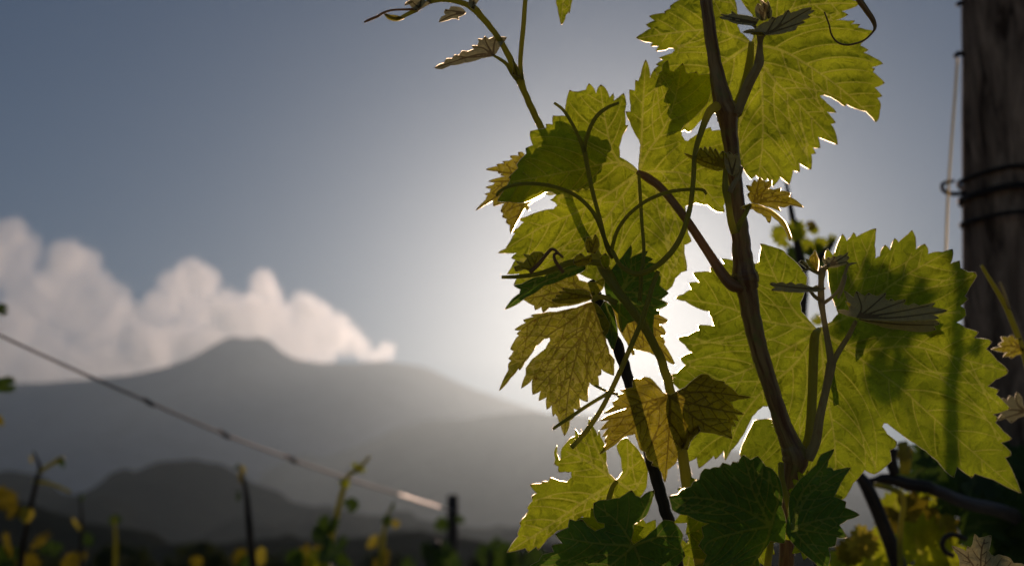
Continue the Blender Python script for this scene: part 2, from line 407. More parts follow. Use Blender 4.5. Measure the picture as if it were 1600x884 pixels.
def build_leaf(name, outline, junction, veins, depth, mat, parent, tilt=(0, 0), cup=0.0, spacing=6.0, quilt=0.0011, wave=0.003, seed=1, vein_w=3.0, fold=None, margin=True, label=None, side_veins=True):
    """outline, veins in photograph pixels; depth in metres at the junction; tilt = metres per 100 px"""
    outline = nums(outline) if isinstance(outline, str) else np.array(outline, float)
    jx, jy = junction
    veins = [nums(v) if isinstance(v, str) else np.array(v, float) for v in veins]
    veins = [np.vstack([[junction], v]) for v in veins]
    dense, tips, lines = leaf_geometry(outline, junction, veins, spacing, seed, side_veins)
    rg = np.random.default_rng(seed)
    lo, hi = dense.min(0), dense.max(0)
    gx, gy = np.meshgrid(np.arange(lo[0], hi[0], spacing), np.arange(lo[1], hi[1], spacing * 0.866))
    gx[1::2] += spacing * 0.5
    g = np.stack([gx.ravel(), gy.ravel()], 1) + rg.uniform(-0.18, 0.18, (gx.size, 2)) * spacing
    g = g[inside(g, dense)]
    dd = np.full(len(g), 1e9)
    for i in range(len(dense)): dd = np.minimum(dd, seg_dist(g, dense[i], dense[(i + 1) % len(dense)])[0])
    vd = np.full(len(g), 1e9)
    for l, _ in lines:
        for i in range(len(l) - 1): vd = np.minimum(vd, seg_dist(g, l[i], l[i + 1])[0])
    g = g[(dd > spacing * 0.5) & (vd > spacing * 0.45)]
    co = [tuple(q) for q in dense]; nd = len(dense); edges = []
    for l, _ in lines:
        ins = inside(l, dense); prev = None
        for q, ok in zip(l, ins):
            if not ok: prev = None; continue
            co.append(tuple(q)); cur = len(co) - 1
            if prev is not None: edges.append((prev, cur))
            prev = cur
    fl = []
    for li, (l, w) in enumerate(lines):
        tg = np.gradient(l, axis=0); tg /= np.hypot(*tg.T)[:, None] + 1e-9
        for q, tt_ in zip(l[1:-1], tg[1:-1]):
            for sd_ in (-1, 1): fl.append(q + sd_ * np.array([-tt_[1], tt_[0]]) * (1.4 * vein_w * w + 0.5))
    if fl:
        fl = np.array(fl); fl = fl[inside(fl, dense)]
        dmin = np.full(len(fl), 1e9)
        for l, _ in lines:
            for i in range(len(l) - 1): dmin = np.minimum(dmin, seg_dist(fl, l[i], l[i + 1])[0])
        db = np.min(np.hypot(fl[:, None, 0] - dense[None, :, 0], fl[:, None, 1] - dense[None, :, 1]), axis=1)
        fl = fl[(dmin > 1.2 * vein_w * 0.5) & (db > 1.5)]
        if len(fl) and len(g):
            dg = np.array([np.min(np.hypot(*(fl - q).T)) for q in g]); g = g[dg > spacing * 0.4]
        co += [tuple(q) for q in fl]
    co += [tuple(q) for q in g]
    r = delaunay_2d_cdt([Vector(c) for c in co], edges, [list(range(nd))], 1, 1e-4)
    v2 = np.array([(v.x, v.y) for v in r[0]]); faces = r[2]
    # distances to the veins in units of the vein's own width
    rel = np.full(len(v2), 9.0); dv = np.full(len(v2), 1e9)
    for l, w in lines:
        for i in range(len(l) - 1):
            d, tt = seg_dist(v2, l[i], l[i + 1])
            f = (i + 0.5) / len(l); ww = vein_w * w * (1.0 - 0.65 * f)
            rel = np.minimum(rel, d / ww); dv = np.minimum(dv, d / (0.6 + 0.4 * w))
    tipa = np.zeros(len(v2))
    for q in tips: tipa = np.maximum(tipa, np.clip(1 - np.hypot(*(v2 - q).T) / 6.5, 0, 1))
    X = (v2[:, 0] - jx) / 100; Y = (v2[:, 1] - jy) / 100
    dep = depth + tilt[0] * X + tilt[1] * Y + cup * (X * X + Y * Y)
    if fold is not None:                           # fold = (angle of crease, metres per 100 px away from it)
        a, k = fold; s = -X * math.sin(R(a)) + Y * math.cos(R(a)); dep += k * np.sqrt(s * s + 0.01)
    dep -= quilt * (1 - np.exp(-dv / (spacing * 1.6)))
    for i in range(len(v2)):
        dep[i] += wave * noise.fractal(Vector((v2[i, 0] * 0.012 + seed * 3.1, v2[i, 1] * 0.012, seed)), 1.0, 2.0, 3)
    vs = [P(v2[i, 0], v2[i, 1], dep[i]) for i in range(len(v2))]
    me = bpy.data.meshes.new(name); me.from_pydata(vs, [], [list(f) for f in faces]); me.update()
    a = me.attributes.new('vein', 'FLOAT', 'POINT'); a.data.foreach_set('value', rel.astype(np.float32))
    a = me.attributes.new('tip', 'FLOAT', 'POINT'); a.data.foreach_set('value', tipa.astype(np.float32))
    uvl = me.uv_layers.new(name='UVMap'); li = np.zeros(len(me.loops), np.int32); me.loops.foreach_get('vertex_index', li)
    uvl.data.foreach_set('uv', (v2[li] / 100.0 + seed * 1.37).astype(np.float32).ravel())
    o = link(name, me, mat, parent)
    if label: o['label'] = label
    if margin:                                     # the thickened rim of the blade
        nd2 = len(dense); ring = []; tang = np.roll(dense, -1, 0) - np.roll(dense, 1, 0)
        tang /= np.hypot(*tang.T)[:, None] + 1e-9
        ar = np.sum(dense[:, 0] * np.roll(dense[:, 1], -1) - dense[:, 1] * np.roll(dense[:, 0], -1))
        outw = np.stack([tang[:, 1], -tang[:, 0]], 1) * (1 if ar > 0 else -1)
        mv = []
        for q, w in zip(dense, outw):
            i = int(np.argmin((v2[:, 0] - q[0]) ** 2 + (v2[:, 1] - q[1]) ** 2))
            jw = 0.85 + 0.55 * noise.noise(Vector((q[0] * .2, q[1] * .2, 3)))
            mv.append(vs[i]); mv.append(P(q[0] + w[0] * jw, q[1] + w[1] * jw, dep[i] - 0.0004))
        mf = [(2 * i, 2 * i + 1, (2 * i + 3) % (2 * nd2), (2 * i + 2) % (2 * nd2)) for i in range(nd2)]
        mm = bpy.data.meshes.new('leaf_margin'); mm.from_pydata(mv, [], mf); mm.update()
        link('leaf_margin', mm, M_EDGE, o)
    return o

def tube_3d(name, pts, rad, mat, parent=None, sides=8, closed=False, ridges=0, ridge=0.0, cap=True):
    pts = [Vector(p) for p in pts]; n = len(pts); vs = []; uvs = []; fs = []
    prev = None; acc = 0.0
    for i in range(n):
        a = pts[i - 1] if (i > 0 or closed) else pts[0]; b = pts[(i + 1) % n] if (i < n - 1 or closed) else pts[-1]
        tg = (b - a); tg = tg.normalized() if tg.length > 1e-9 else Vector((0, 0, 1))
        if prev is None: up = tg.orthogonal().normalized()
        else:
            up = prev - tg * prev.dot(tg); up = up.normalized() if up.length > 1e-6 else tg.orthogonal().normalized()
        prev = up; sd = tg.cross(up)
        if i > 0: acc += (pts[i] - pts[i - 1]).length
        for k in range(sides):
            th = 2 * math.pi * k / sides; rr = rad[i] * (1 + ridge * math.cos(ridges * th)) if ridges else rad[i]
            vs.append(pts[i] + (up * math.cos(th) + sd * math.sin(th)) * rr); uvs.append((k / sides, acc * 40))
    m = n if closed else n - 1
    for i in range(m):
        for k in range(sides):
            k2 = (k + 1) % sides; j = (i + 1) % n
            fs.append((i * sides + k, i * sides + k2, j * sides + k2, j * sides + k))
    if cap and not closed:
        fs.append(tuple(range(sides - 1, -1, -1))); fs.append(tuple((n - 1) * sides + k for k in range(sides)))
    me = bpy.data.meshes.new(name); me.from_pydata(vs, [], fs); me.update()
    uvl = me.uv_layers.new(name='UVMap')
    for poly in me.polygons:
        for li in poly.loop_indices:
            u, v = uvs[me.loops[li].vertex_index]; uvl.data[li].uv = (u, v)
        us = [uvl.data[li].uv[0] for li in poly.loop_indices]
        if len(us) == 4 and max(us) - min(us) > 0.5:
            for li in poly.loop_indices:
                if uvl.data[li].uv[0] < 0.5: uvl.data[li].uv[0] += 1.0
    return link(name, me, mat, parent)
def stem(name, spec, mat, parent, sides=10, n=8, ridges=0, ridge=0.0, wob=0.0, label=None):
    """spec rows: px, py, depth, radius in px"""
    s = smooth_line(spec, n); pts = []; rad = []
    for i, (x, y, d, r) in enumerate(s):
        if wob: x += wob * noise.noise(Vector((i * 0.35, y * 0.01, 1.0))); r *= 1 + 0.05 * noise.noise(Vector((i * 0.5, 7.0, x * 0.02)))
        pts.append(P(x, y, d)); rad.append(max(r, 0.2) / FPX * d)
    o = tube_3d(name, pts, rad, mat, parent, sides, False, ridges, ridge)
    if label: o['label'] = label
    return o
def S(txt, d=None):
    rows = []
    for r in txt.split(';'):
        v = [float(q) for q in r.split(',')]
        rows.append(v)
    return rows

def fuzz(o, n, seed, length=0.0010):
    """fine hairs that stand off a shoot and catch the light from behind"""
    me = o.data; rg = random.Random(seed); vs = []; fs = []; nv = len(me.vertices)
    for k in range(n):
        v = me.vertices[rg.randrange(nv)]; c = v.co + Vector((rg.uniform(-1, 1), rg.uniform(-1, 1), rg.uniform(-1, 1))) * 0.0008
        d = (v.normal + Vector((rg.uniform(-.5, .5), rg.uniform(-.5, .5), rg.uniform(-.5, .5)))).normalized() * length * rg.uniform(.4, 1.2)
        q = d.orthogonal().normalized() * 0.00004; i = len(vs)
        vs += [c - q, c + q, c + d]; fs.append((i, i + 1, i + 2))
    m = bpy.data.meshes.new('hair'); m.from_pydata(vs, [], fs); m.update()
    return tag(link('hair', m, M_EDGE, o, False), kind='stuff')
def toothed(txt, step=9.0, amp=5.0, seed=1):
    p = nums(txt); rg = random.Random(seed); out = []
    ar = np.sum(p[:, 0] * np.roll(p[:, 1], -1) - p[:, 1] * np.roll(p[:, 0], -1)); sg = 1 if ar > 0 else -1
    for i in range(len(p)):
        a, b = p[i], p[(i + 1) % len(p)]; e = b - a; L = np.hypot(*e); nrm = np.array([e[1], -e[0]]) / (L + 1e-9) * sg; k = max(1, int(L / step)); out.append(a)
        for q in range(k): out.append(a + e * ((q + rg.uniform(.45, .7)) / k) + nrm * amp * rg.uniform(.5, 1.2)); out.append(a + e * ((q + 1) / k) if q < k - 1 else b - e * .02)
    return np.array(out)

# ------------------------------------------------------------------ the vine in focus, right: a thick brown cane with broad leaves
VA = empty('grapevine', (0.11, 0.60, 0.0))
tag(VA, 'sharp grapevine with thick brown cane and broad translucent leaves, right of centre', 'grapevine')
cane = stem('cane', S('1098,-60,.630,9;1103,0,.630,9.45;1111,60,.630,9.9;1119,110,.630,11.2;1129,158,.630,15.5;1136,178,.630,17.5;1139,205,.630,13.1;1146,260,.630,11.2;1152,310,.630,10.8;1156,360,.630,13.5;1161,412,.630,16.5;'
     '1164,435,.630,21;1168,455,.630,16.2;1176,505,.630,14.4;1190,560,.630,13.5;1206,610,.630,12.6;1222,660,.630,13.5;1236,695,.630,16.2;1243,718,.630,19.8;1238,745,.632,13.5;1232,800,.645,11.7;1228,880,.655,11.7;1225,960,.66,12.6'), M_CANE, VA, 28, 10, 9, 0.03, 1.2)
bz = P(1225, 960, .66)
tube_3d('trunk', [bz, bz + Vector((0, 0.02, -.25)), bz + Vector((-.02, .05, -.7)), Vector((bz.x - .03, bz.y + .06, .7)), Vector((bz.x - .01, bz.y + .05, .3)), Vector((bz.x, bz.y + .05, -.05))],
        [.005, .012, .022, .027, .03, .036], M_OLD, VA, 14, False, 5, .12)
# --- top right leaf
L = build_leaf('leaf', '1063,0 1047,10 1048,14 1038,19 1039,21 1014.5,25.5 1023,32.5 1009.7,39 1017,45 1004,53 994,59.6 1006,65 1020,67 1016.6,72 1030,72 1025,80 1038,78.7 1045,75.6 1052,75.6 1054.5,79.4 1050,84 '
     '1029.7,91 1037,94 1025,101.4 1029,103 1020,112 1030,121 1022,145 1034,141 1043,147 1035,169 1046,172 1040,186 1047,195 1039,221 1054,212 1064,206 1070,203 1076,207 1092,191 1108,172 1125,180 1140,215 1150,246 1161,262 1173,280 1181,274 1192,284 1199,279 1208,291 '
     '1218.7,276.4 1233.4,288 1239,266 1249.7,268.7 1248,254.4 1267.6,265 1267.6,241 1274.7,240 1269,230.6 1281.4,231 1277.8,213.7 1308.7,226 1305,207 1297.7,194 1305.7,191.7 1291.6,175 1306.7,176 1302,170 1292,162 1283,153.6 1281,149.5 '
     '1288,148.5 1298,151.6 1310,158.7 1320.5,166.4 1322.6,163 1335,169 1345,172.5 1353,174 1363,184 1368.4,191 1372.5,185 1374.5,173 1376,163.4 1370.5,153.6 1378,150.5 1366.4,137.3 1382,130 1373,121 1363.6,113 1367,108 1361.5,105.6 1379.5,99.7 '
     '1365,90.4 1349,82.8 1356.7,78.4 1344,71.8 1345.6,67.6 1365.6,49 1353,47 1340,43.5 1343.6,38.6 1329,38.6 1336,32.9 1325,33.5 1305.6,32 1325,23.5 1315,18 1336,11 1343,5.5 1330,0 1328,-12 1312,-30 1285,-28 1270,-48 1240,-40 1215,-55 1190,-38 1168,-22 '
     '1158,0 1166,12.4 1176,23.5 1180,42 1177,60 1174,68 1165,58 1156.7,51 1152,41 1152,23.5 1150.5,11 1147.7,0 1143,-20 1118,-38 1090,-26 1076,-14',
     (1174.5, 69), ['1150,58 1110,47 1050,52 998,60', '1140,92 1100,122 1062,165 1042,214', '1188,112 1192,170 1191,230 1185,274', '1220,79 1262,102 1318,142 1366,186', '1205,120 1250,165 1306,224', '1195,45 1240,14 1290,6 1338,6', '1165,40 1140,0 1118,-30'],
     .668, M_LEAF, VA, (.012, .014), -.001, 6.0, .0036, .009, 11, 2.8, label='broad bright leaf at the top right')
stem('petiole', S('1174,68,.664,4.5;1171,100,.655,6.5;1163,140,.645,8;1150,176,.632,10'), M_GREEN, L, 10, 6)
# --- centre leaf (left of the cane), its stalk runs down to the lower knot of the cane
L = build_leaf('leaf', '998,268 985,256 968,246 967,230 972,212 981.5,196 977,195.8 976,174 978,161 974.6,146 967,152.6 959,158 958.3,146 952.6,153.4 946,138.7 938.8,132.7 934,138.7 931.4,147 925.7,136 920.4,130.6 915.6,141 903,144 894.8,143.6 890.2,141 887.4,149 884.7,162 884,181.6 870,182 '
     '864.6,181 863.5,188.4 863.8,195 853.2,194 854,200 847.5,202 828.8,205.5 828,211 833,227.5 821.5,232.4 823,240 818,245.5 810,253.6 807.5,258 810,263 802.5,270 795.6,277 797.5,281 790,295 777.5,314 796,315 820,316 835,310 852.5,300 860,299 870,304 865,310 860,312.5 867.5,316 871,321 865,327 840,332 825,338 811,343 819,347 810,356 '
     '800,363 805,364.4 797.5,377.5 790,389 778,395 807.5,395 799,403 805.6,406 799,419 792.5,428 812,427 803,445 815,444 812,458 789,483 817,465 845,446 870,432 900,424 930,438 960,455 990,470 1015,478 1034,470 1034,465 1040,455 1047.5,449 1050,447 1055,434 1064,425 1073,422.5 1073,415 1069,396 1069,382.5 1080,377 1075,365 1072,350 1071,332 1070,322 '
     '1087,317 1105,320 1120,331 1132,331 1130,322 1137,300 1141,270 1139,240 1135,215 1129,204 1122,204 1112,205 1110,199 1099,205 1084,214 1075,221 1070,220 1065,212 1064,204 1068,196 1085,183 1095,172 1106,159 1110,140 1112,117 1091,118 1087.5,112 1085,114 1074,115.6 1071,112.5 1067,99 1060,106 1052.5,113 1046,110.6 1043,94.7 '
     '1036,101 1035,111 1026,119 1023,108.7 1018.7,115 1015.6,122.5 1015,112.5 1009,93.7 1005,102.5 1001,119 997.5,127.5 993,125.6 992.7,136 992,142.5 983.7,140.6 984,150 986,165 985.6,175 978,175 980,182.5 984.5,191 989,202 999,219 1001,227 1000,240 998.5,252',
     (997.5, 270), ['975,255 940,257 890,268 800,284', '962,246 948,200 938,136', '960,297 905,330 850,353 782,394', '998,310 1003,355 1006,400 1004,450', '1040,312 1062,360 1071,418', '1030,268 1080,276 1128,326', '1012,238 1035,205 1052,165 1066,102', '1002,225 1005,160 1009,96', '955,330 900,400 805,440'],
     .647, M_LEAF, VA, (.010, .012), .004, 6.0, .0036, .009, 12, 2.8, label='large leaf left of the cane, shadowed by the shoot behind it')
stem('petiole', S('996,269,.644,4;1012,278,.642,6.5;1035,296,.640,6;1070,340,.636,6.5;1105,392,.632,7;1130,430,.628,8.5;1145,446,.626,9;1160,450,.628,8'), M_PETI, L, 12, 8, 6, .05)
build_leaf('leaf', toothed('880,200 900,216 925,222 955,236 942,262 925,296 885,306 850,302 800,310 786,310 800,285 808,264 836,248 862,226', 13, 5, 3), (935, 262), ['890,262 790,308', '900,240 880,200', '935,240 954,237', '905,285 888,308'], .668, M_THIN, VA, (.010, .012), .003, 6.0, .002, .003, 16, 2.6, None, False, 'leaf hidden behind the large centre leaf, seen as a dark patch')
# --- great right leaf
L = build_leaf('leaf', '1275,513 1264,501 1252,487 1250,473 1257,455 1261,434 1250,417 1241,407.5 1229,398 1224,392 1212.5,387.5 1200,384 1188,380.6 1189,387.5 1186,409 1181,412.5 1165,415 1141,406 1126,404 1132,412 1120,419 1110,417.5 1110.6,425 1096,425 1082.5,426.5 1092.5,441 1075.6,442.5 1080.6,452 1067.5,460 1054,465.6 1071,470 1095,483 1108,486 '
     '1108,491 1112.5,496 1115.6,509 1090.6,508 1092.5,516 1075,524 1058,527.5 1070,538 1081,550.6 1062,559 1071,570 1057.5,582.5 1042,589 1054,600 1062,608 1056,630 1066,645 1055,670 1066,690 1075,721 1089,714 1092,731 1115.5,711 1117.5,717 1131,703 1133,719 1142,703 1157,684 1168,664 1175,650 1184,640 1192,634 1201,634 1207,644 1207,655 1190,655 1178,657 '
     '1173,668 1164,686 1156,710 1168,726 1180,722 1200,748 1222,742 1240,765 1262,756 1276,777 1290,765 1305,785 1321,776 1333,754 1350.7,733.5 1366,740 1383.6,728 1392.5,719.5 1390,703 1399,698 1401,690 1386,678 1378,666 1381,660 1387,661 1409,678 1430,692 1447,704 1449.5,707 1465,719.5 1482.5,740 1490.5,745 1495,728 1518,745.6 1523,739 1553,748.7 1595,769.5 1586,746 1570,714.5 '
     '1579.5,710.7 1579,705.6 1563.5,691 1581,685 1568,674 1555,660 1559,653 1551,647 1578,637.7 1568,627 1556,616 1560.5,609 1542.6,603 1556,592 1565,588.4 1573.6,583 1575,578.5 1557.6,563 1540.5,545 1549.5,534 1545,530.5 1521.5,528 1528.7,518.7 1509,512.4 1494,503.7 1509,492.5 1508,483.4 1500,478 1512.4,467 1507,462.6 1515,449 1526,431 1524,425.6 1512.5,425 1500,419 1499,407.5 1485,412 '
     '1489,396 1488,389.4 1472.5,394 1460,394 1450,397 1449,387.5 1445,381 1437,385 1431,390 1430,371 1425,359.4 1419,366 1404,379 1398,372 1394,381 1390.6,391 1383,382.5 1377.5,390 1375,400 1367.5,404 1366,384 1367.5,365 1369,357 1361,359 1338,370.6 1334,363 1329,371 1323,377 1316.5,365.6 1311,376 1305,394 1301,399 1293,389 1289,396 1289,404 1294,426 1298,455 1306.5,480 1310,490 1299.5,502.5 1286,511',
     (1281, 516), ['1245,490 1215,440 1190,384', '1190,500 1130,478 1058,466', '1208,557 1150,585 1100,598 1046,589', '1240,570 1190,612 1155,660 1134,716', '1290,600 1304,690 1306,782', '1330,551 1400,600 1470,662 1592,768', '1340,545 1425,541 1500,560 1572,579', '1340,485 1400,440 1450,410 1486,392', '1318,465 1345,420 1367,360'],
     .662, M_LEAFB, VA, (.010, .008), .0025, 6.5, .0038, .011, 13, 2.8, label='largest leaf, right of the cane, half in shadow')
stem('petiole', S('1279,515,.658,4;1273,526,.648,7;1271,560,.646,7.5;1269,620,.643,7.5;1265,680,.638,8;1256,712,.632,10'), M_GREEN, L, 12, 8)
# --- lower dark leaves in front
L = build_leaf('leaf', '1161,710 1153,723 1145,721 1142,727 1129,723 1124.6,730 1115,730 1109,733 1100.7,732 1094.5,739.5 1093,748 1084,752 1080,760 1065,764.5 1059,772 1045.6,775 1048.7,787 1051,796 1063,802 1073.6,804 1092,813 1109,817 1096.5,823 1100,838 1092,852 1105,866.5 1098,885 1110,905 1128,900 1150,925 1160,905 1190,900 1184,872 1192.7,859 1203.7,843.7 1225.6,848 1228,822 '
     '1226.7,808.5 1221,791 1223,771 1219,751 1206,732 1196,728 1184,712 1173,718.5', (1205, 821), ['1167,798 1130,784 1085,777 1050,779', '1178,770 1172,745 1162,713', '1212,795 1218,772 1212,742', '1150,832 1105,848 1100,880', '1195,850 1170,890 1152,920'],
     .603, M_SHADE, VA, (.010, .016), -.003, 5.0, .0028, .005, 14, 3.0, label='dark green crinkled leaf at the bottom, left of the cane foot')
stem('petiole', S('1206,821,.606,3.5;1204,850,.612,5;1199,890,.63,6;1205,940,.65,6'), M_GREEN, L, 10, 6)
L = build_leaf('leaf', '1234,775.6 1240,762 1250,749 1261,740.5 1276,725 1283,710 1303.5,701 1294,718.5 1291.5,730.6 1299,730.6 1302.5,735 1329,730 1320,743 1313.4,753.7 1302.5,775.6 1322,784 1320,793 1343,804 1324,811 1311,819.5 1323,839 1307,839 1304.6,852.5 1293.7,854.7 1297,870 1291.5,890 1280,884 1272,876.6 1255,863 1239,848 1228,830 1232,804',
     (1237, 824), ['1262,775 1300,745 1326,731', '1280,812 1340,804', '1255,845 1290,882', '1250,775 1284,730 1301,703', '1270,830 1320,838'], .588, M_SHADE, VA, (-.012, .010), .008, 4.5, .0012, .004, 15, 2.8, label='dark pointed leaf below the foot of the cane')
stem('petiole', S('1237,824,.590,3;1232,790,.60,4.5;1222,750,.615,5;1220,725,.625,5'), M_GREEN, L, 8, 6)
# unseen leaves added behind those two, to keep the low sun off them
BACKL = '0,-62 10,-44 22,-54 26,-36 46,-40 42,-20 62,-8 46,4 66,22 44,28 52,50 30,46 22,66 8,50 0,14 -8,50 -22,66 -30,46 -52,50 -44,28 -66,22 -46,4 -62,-8 -42,-20 -46,-40 -26,-36 -22,-54 -10,-44'
def back_leaf(parent, cx, cy, sx, sy, rot, depth, mat, seed, tilt=(0, 0), spacing=7.0, label=None, plane=None):
    o = nums(BACKL) * np.array([sx, sy]); c, s = math.cos(R(rot)), math.sin(R(rot))
    T = lambda q: q @ np.array([[c, s], [-s, c]]) + np.array([cx, cy])
    vn = [T(np.array([q]) * np.array([sx, sy])) for q in ((0, -58), (58, -8), (-58, -8), (46, 46), (-46, 46))]
    if plane is not None: q0 = T(np.array([[0.0, 8 * sy]]))[0]; tilt = plane[3:5]; depth = plane[2] + tilt[0] * (q0[0] - plane[0]) / 100 + tilt[1] * (q0[1] - plane[1]) / 100 + depth
    return build_leaf('leaf', T(o), tuple(T(np.array([[0.0, 8 * sy]]))[0]), vn, depth, mat, parent, tilt, .004, spacing, .001, .004, seed, 2.6, None, False, label)
HP = (1205, 821, .603, .010, .016); KP = (1237, 824, .588, -.012, .010)
back_leaf(VA, 1112, 782, 1.02, .82, -15, .012, M_LEAFB, 35, plane=HP)
back_leaf(VA, 1160, 770, .92, .86, 15, .016, M_LEAFB, 31, plane=HP)
back_leaf(VA, 1165, 830, 1.0, 1.0, 150, .013, M_LEAFB, 32, plane=HP)
back_leaf(VA, 1125, 870, 1.0, .9, 80, .018, M_LEAFB, 36, plane=HP)
back_leaf(VA, 1272, 780, .62, .85, -30, .014, M_LEAFB, 33, plane=KP)
back_leaf(VA, 1270, 830, .62, .7, 60, .018, M_LEAFB, 34, plane=KP)

# --- lateral shoot with its young felted leaves, in front of the great leaf
lat = stem('lateral_shoot', S('1262,716,.628,9;1274,690,.626,8;1281,650,.624,6.8;1290,610,.622,6.2;1298,572,.620,7.5;1298,560,.619,6;1291,520,.617,4.6;1286,490,.615,4.4;1283,468,.614,5.5;1283,440,.613,4.5;1284,426,.613,6;1283,418,.613,4'), M_FUZZ, VA, 12, 8, 5, .06)
stem('twig', S('1299,570,.620,5.5;1311,548,.620,4.6;1326,524,.618,4;1337,502,.615,3.4'), M_FUZZ, lat, 10, 6)
stem('twig', S('1284,470,.614,3.4;1274,464,.612,3;1267,456,.611,2.6;1261,449,.610,2'), M_FUZZ, lat, 8, 5)
stem('twig', S('1286,474,.614,3.2;1300,464,.612,2.6;1312,450,.612,2.6;1320,428,.613,2.6;1324,416,.613,2.4;1330,412,.613,1.8;1338,411,.613,.8'), M_FUZZ, lat, 8, 5)
stem('twig', S('1285,426,.613,3.4;1291,418,.612,3;1296,412,.611,2.4'), M_FUZZ, lat, 8, 5)
stem('twig', S('1281,428,.613,3;1272,424,.612,2.6;1263,420,.611,2;1253,424,.611,1'), M_FUZZ, lat, 8, 5)
stem('tendril', S('1322,430,.613,2.2;1316,452,.612,2.4;1309,466,.612,2.2'), M_FUZZ, lat, 8, 5)
def young(parent, outline, J, veins, depth, seed, mat=None, tilt=(0, 0), fold=None, name='young_leaf', spacing=3.2, label=None):
    return build_leaf(name, outline, J, veins, depth, mat or M_FELT, parent, tilt, 0.0, spacing, .0016, .003, seed, 2.0, fold, True, label, mat is not None)
young(VA, '1340,496 1332,494 1318,490 1308,485 1318,484 1326,486 1330,476 1323,466 1319,454 1329,462 1334,466 1338,455 1345,460 1351,463 1357,458 1363,461 1371,463 1384,457.5 1382,467 1388,470 1392,467 1398,471 1415,468 1411,476 1420,478 1428,474 1436,478 1446,476 1461,473.6 1454,480 1462,481 1480,485 1466,489.5 1455,491 1467,497 1452,499 1432,500 1400,501 1370,500',
      (1340, 496), ['1346,480 1339,457', '1358,482 1383,460', '1375,484 1414,470', '1392,489 1459,476', '1400,496 1476,486'], .604, 21, tilt=(.006, -.035), label='grey felted young leaf with dark veins, spread before the largest leaf')
young(VA, '1341,498 1370,501 1430,502 1462,500 1468,506 1458,509 1462,515 1440,518 1405,514 1370,507', (1342, 499), ['1400,506 1460,508'], .612, 22, tilt=(.004, .03))
young(VA, '1262,455 1240,456 1222,454 1205,453 1212,449 1203,444 1206,441 1213,443 1222,441 1228,444 1236,441 1243,445 1252,443 1262,447 1270,449 1276,446 1285,450 1291,450 1278,455', (1264, 451), ['1240,449 1206,445', '1275,451 1288,450'], .610, 23, tilt=(.01, -.10))
young(VA, '1293,417 1287,409 1285,404 1291,406 1294,402 1298,404 1303,400 1307,402 1313,399 1318,400 1325,394 1323,400 1327,402 1322,408 1326,411 1318,414 1306,417', (1294, 416), ['1291,407', '1304,403', '1322,399', '1322,409'], .611, 24, tilt=(.02, -.04))
young(VA, '1277,424 1270,421 1262,413 1259,404 1264,406 1266,401 1271,396 1273,391 1276,398 1279,405 1279,414', (1277, 423), ['1268,408', '1273,396'], .611, 25, M_BRONZE, (.03, .02), name='bud')
young(VA, '1263,420 1256,416 1248,410 1252,407 1258,410 1264,414', (1263, 419), ['1252,409'], .612, 26)
young(VA, '1338,496 1330,488 1326,478 1321,470 1328,474 1334,484', (1338, 495), ['1328,478'], .610, 27, M_BRONZE)
# unseen leaf shape added behind the great leaf so its shadow shows through
young(VA, '1345,503 1370,505 1410,507 1440,506 1466,505 1462,513 1468,520 1456,522 1448,526 1440,520 1415,516 1380,515 1355,516 1342,530 1334,552 1325,560 1330,535 1338,515', (1345, 504), ['1400,511 1460,512'], .690, 28, M_CANE, (.010, .008))
stem('twig', S('1290,565,.676,5;1297,600,.680,5;1302,630,.682,4'), M_CANE, lat, 8, 5)

# --- axil of the upper knot: felted side shoot in front of the top leaf
ax = stem('side_shoot', S('1152,178,.626,6;1160,155,.624,7.5;1170,130,.620,8;1182,108,.616,7;1186,96,.615,7.5;1187,75,.613,4.6;1189,60,.611,4.2;1196,50,.610,3.4'), M_FUZZ, VA, 12, 7, 5, .06)
stem('twig', S('1187,72,.613,3;1183,48,.612,2.4;1177,40,.611,2.2;1170,36,.611,1.6'), M_FUZZ, ax, 8, 5)
young(VA, '1196,55 1186,51 1168,52 1160,51 1170,47 1180,47 1184,42 1193,36 1200,34 1207,27 1212,29 1217,26 1224,24 1227,19 1232,16 1235,21 1246,18 1256,14 1268,12 1266,17 1273,17 1262,24 1266,27 1252,33 1258,35 1246,40 1243,47 1230,50 1215,54', (1198, 53), ['1205,40 1212,28', '1215,42 1231,18', '1225,38 1268,13', '1222,46 1258,34', '1180,50 1164,51'], .608, 41, tilt=(.006, -.035), label='grey felted young leaf with dark veins before the top leaf')
young(VA, '1180,40 1168,39 1156,38 1146,36 1136,31 1128,30 1124,27 1134,27 1126,23 1137,24 1144,22 1143,18 1150,23 1158,24 1166,25 1172,26 1178,28 1186,30', (1182, 36), ['1160,31 1128,25', '1160,35 1140,31'], .612, 42, tilt=(.01, -.05))
young(VA, '1190,33 1182,26 1180,14 1184,6 1190,10 1194,4 1199,10 1201,22 1197,31', (1191, 32), ['1186,14', '1195,10'], .611, 43, M_FELT, (.02, .02), name='bud')
young(VA, '1200,30 1196,18 1190,6 1186,-2 1192,2 1197,8 1200,2 1203,10 1206,18 1205,28', (1201, 29), ['1196,12', '1202,10'], .610, 44)
young(VA, '1196,56 1182,55 1172,53 1180,50 1192,51', (1196, 54), ['1178,53'], .606, 45, M_BRONZE)
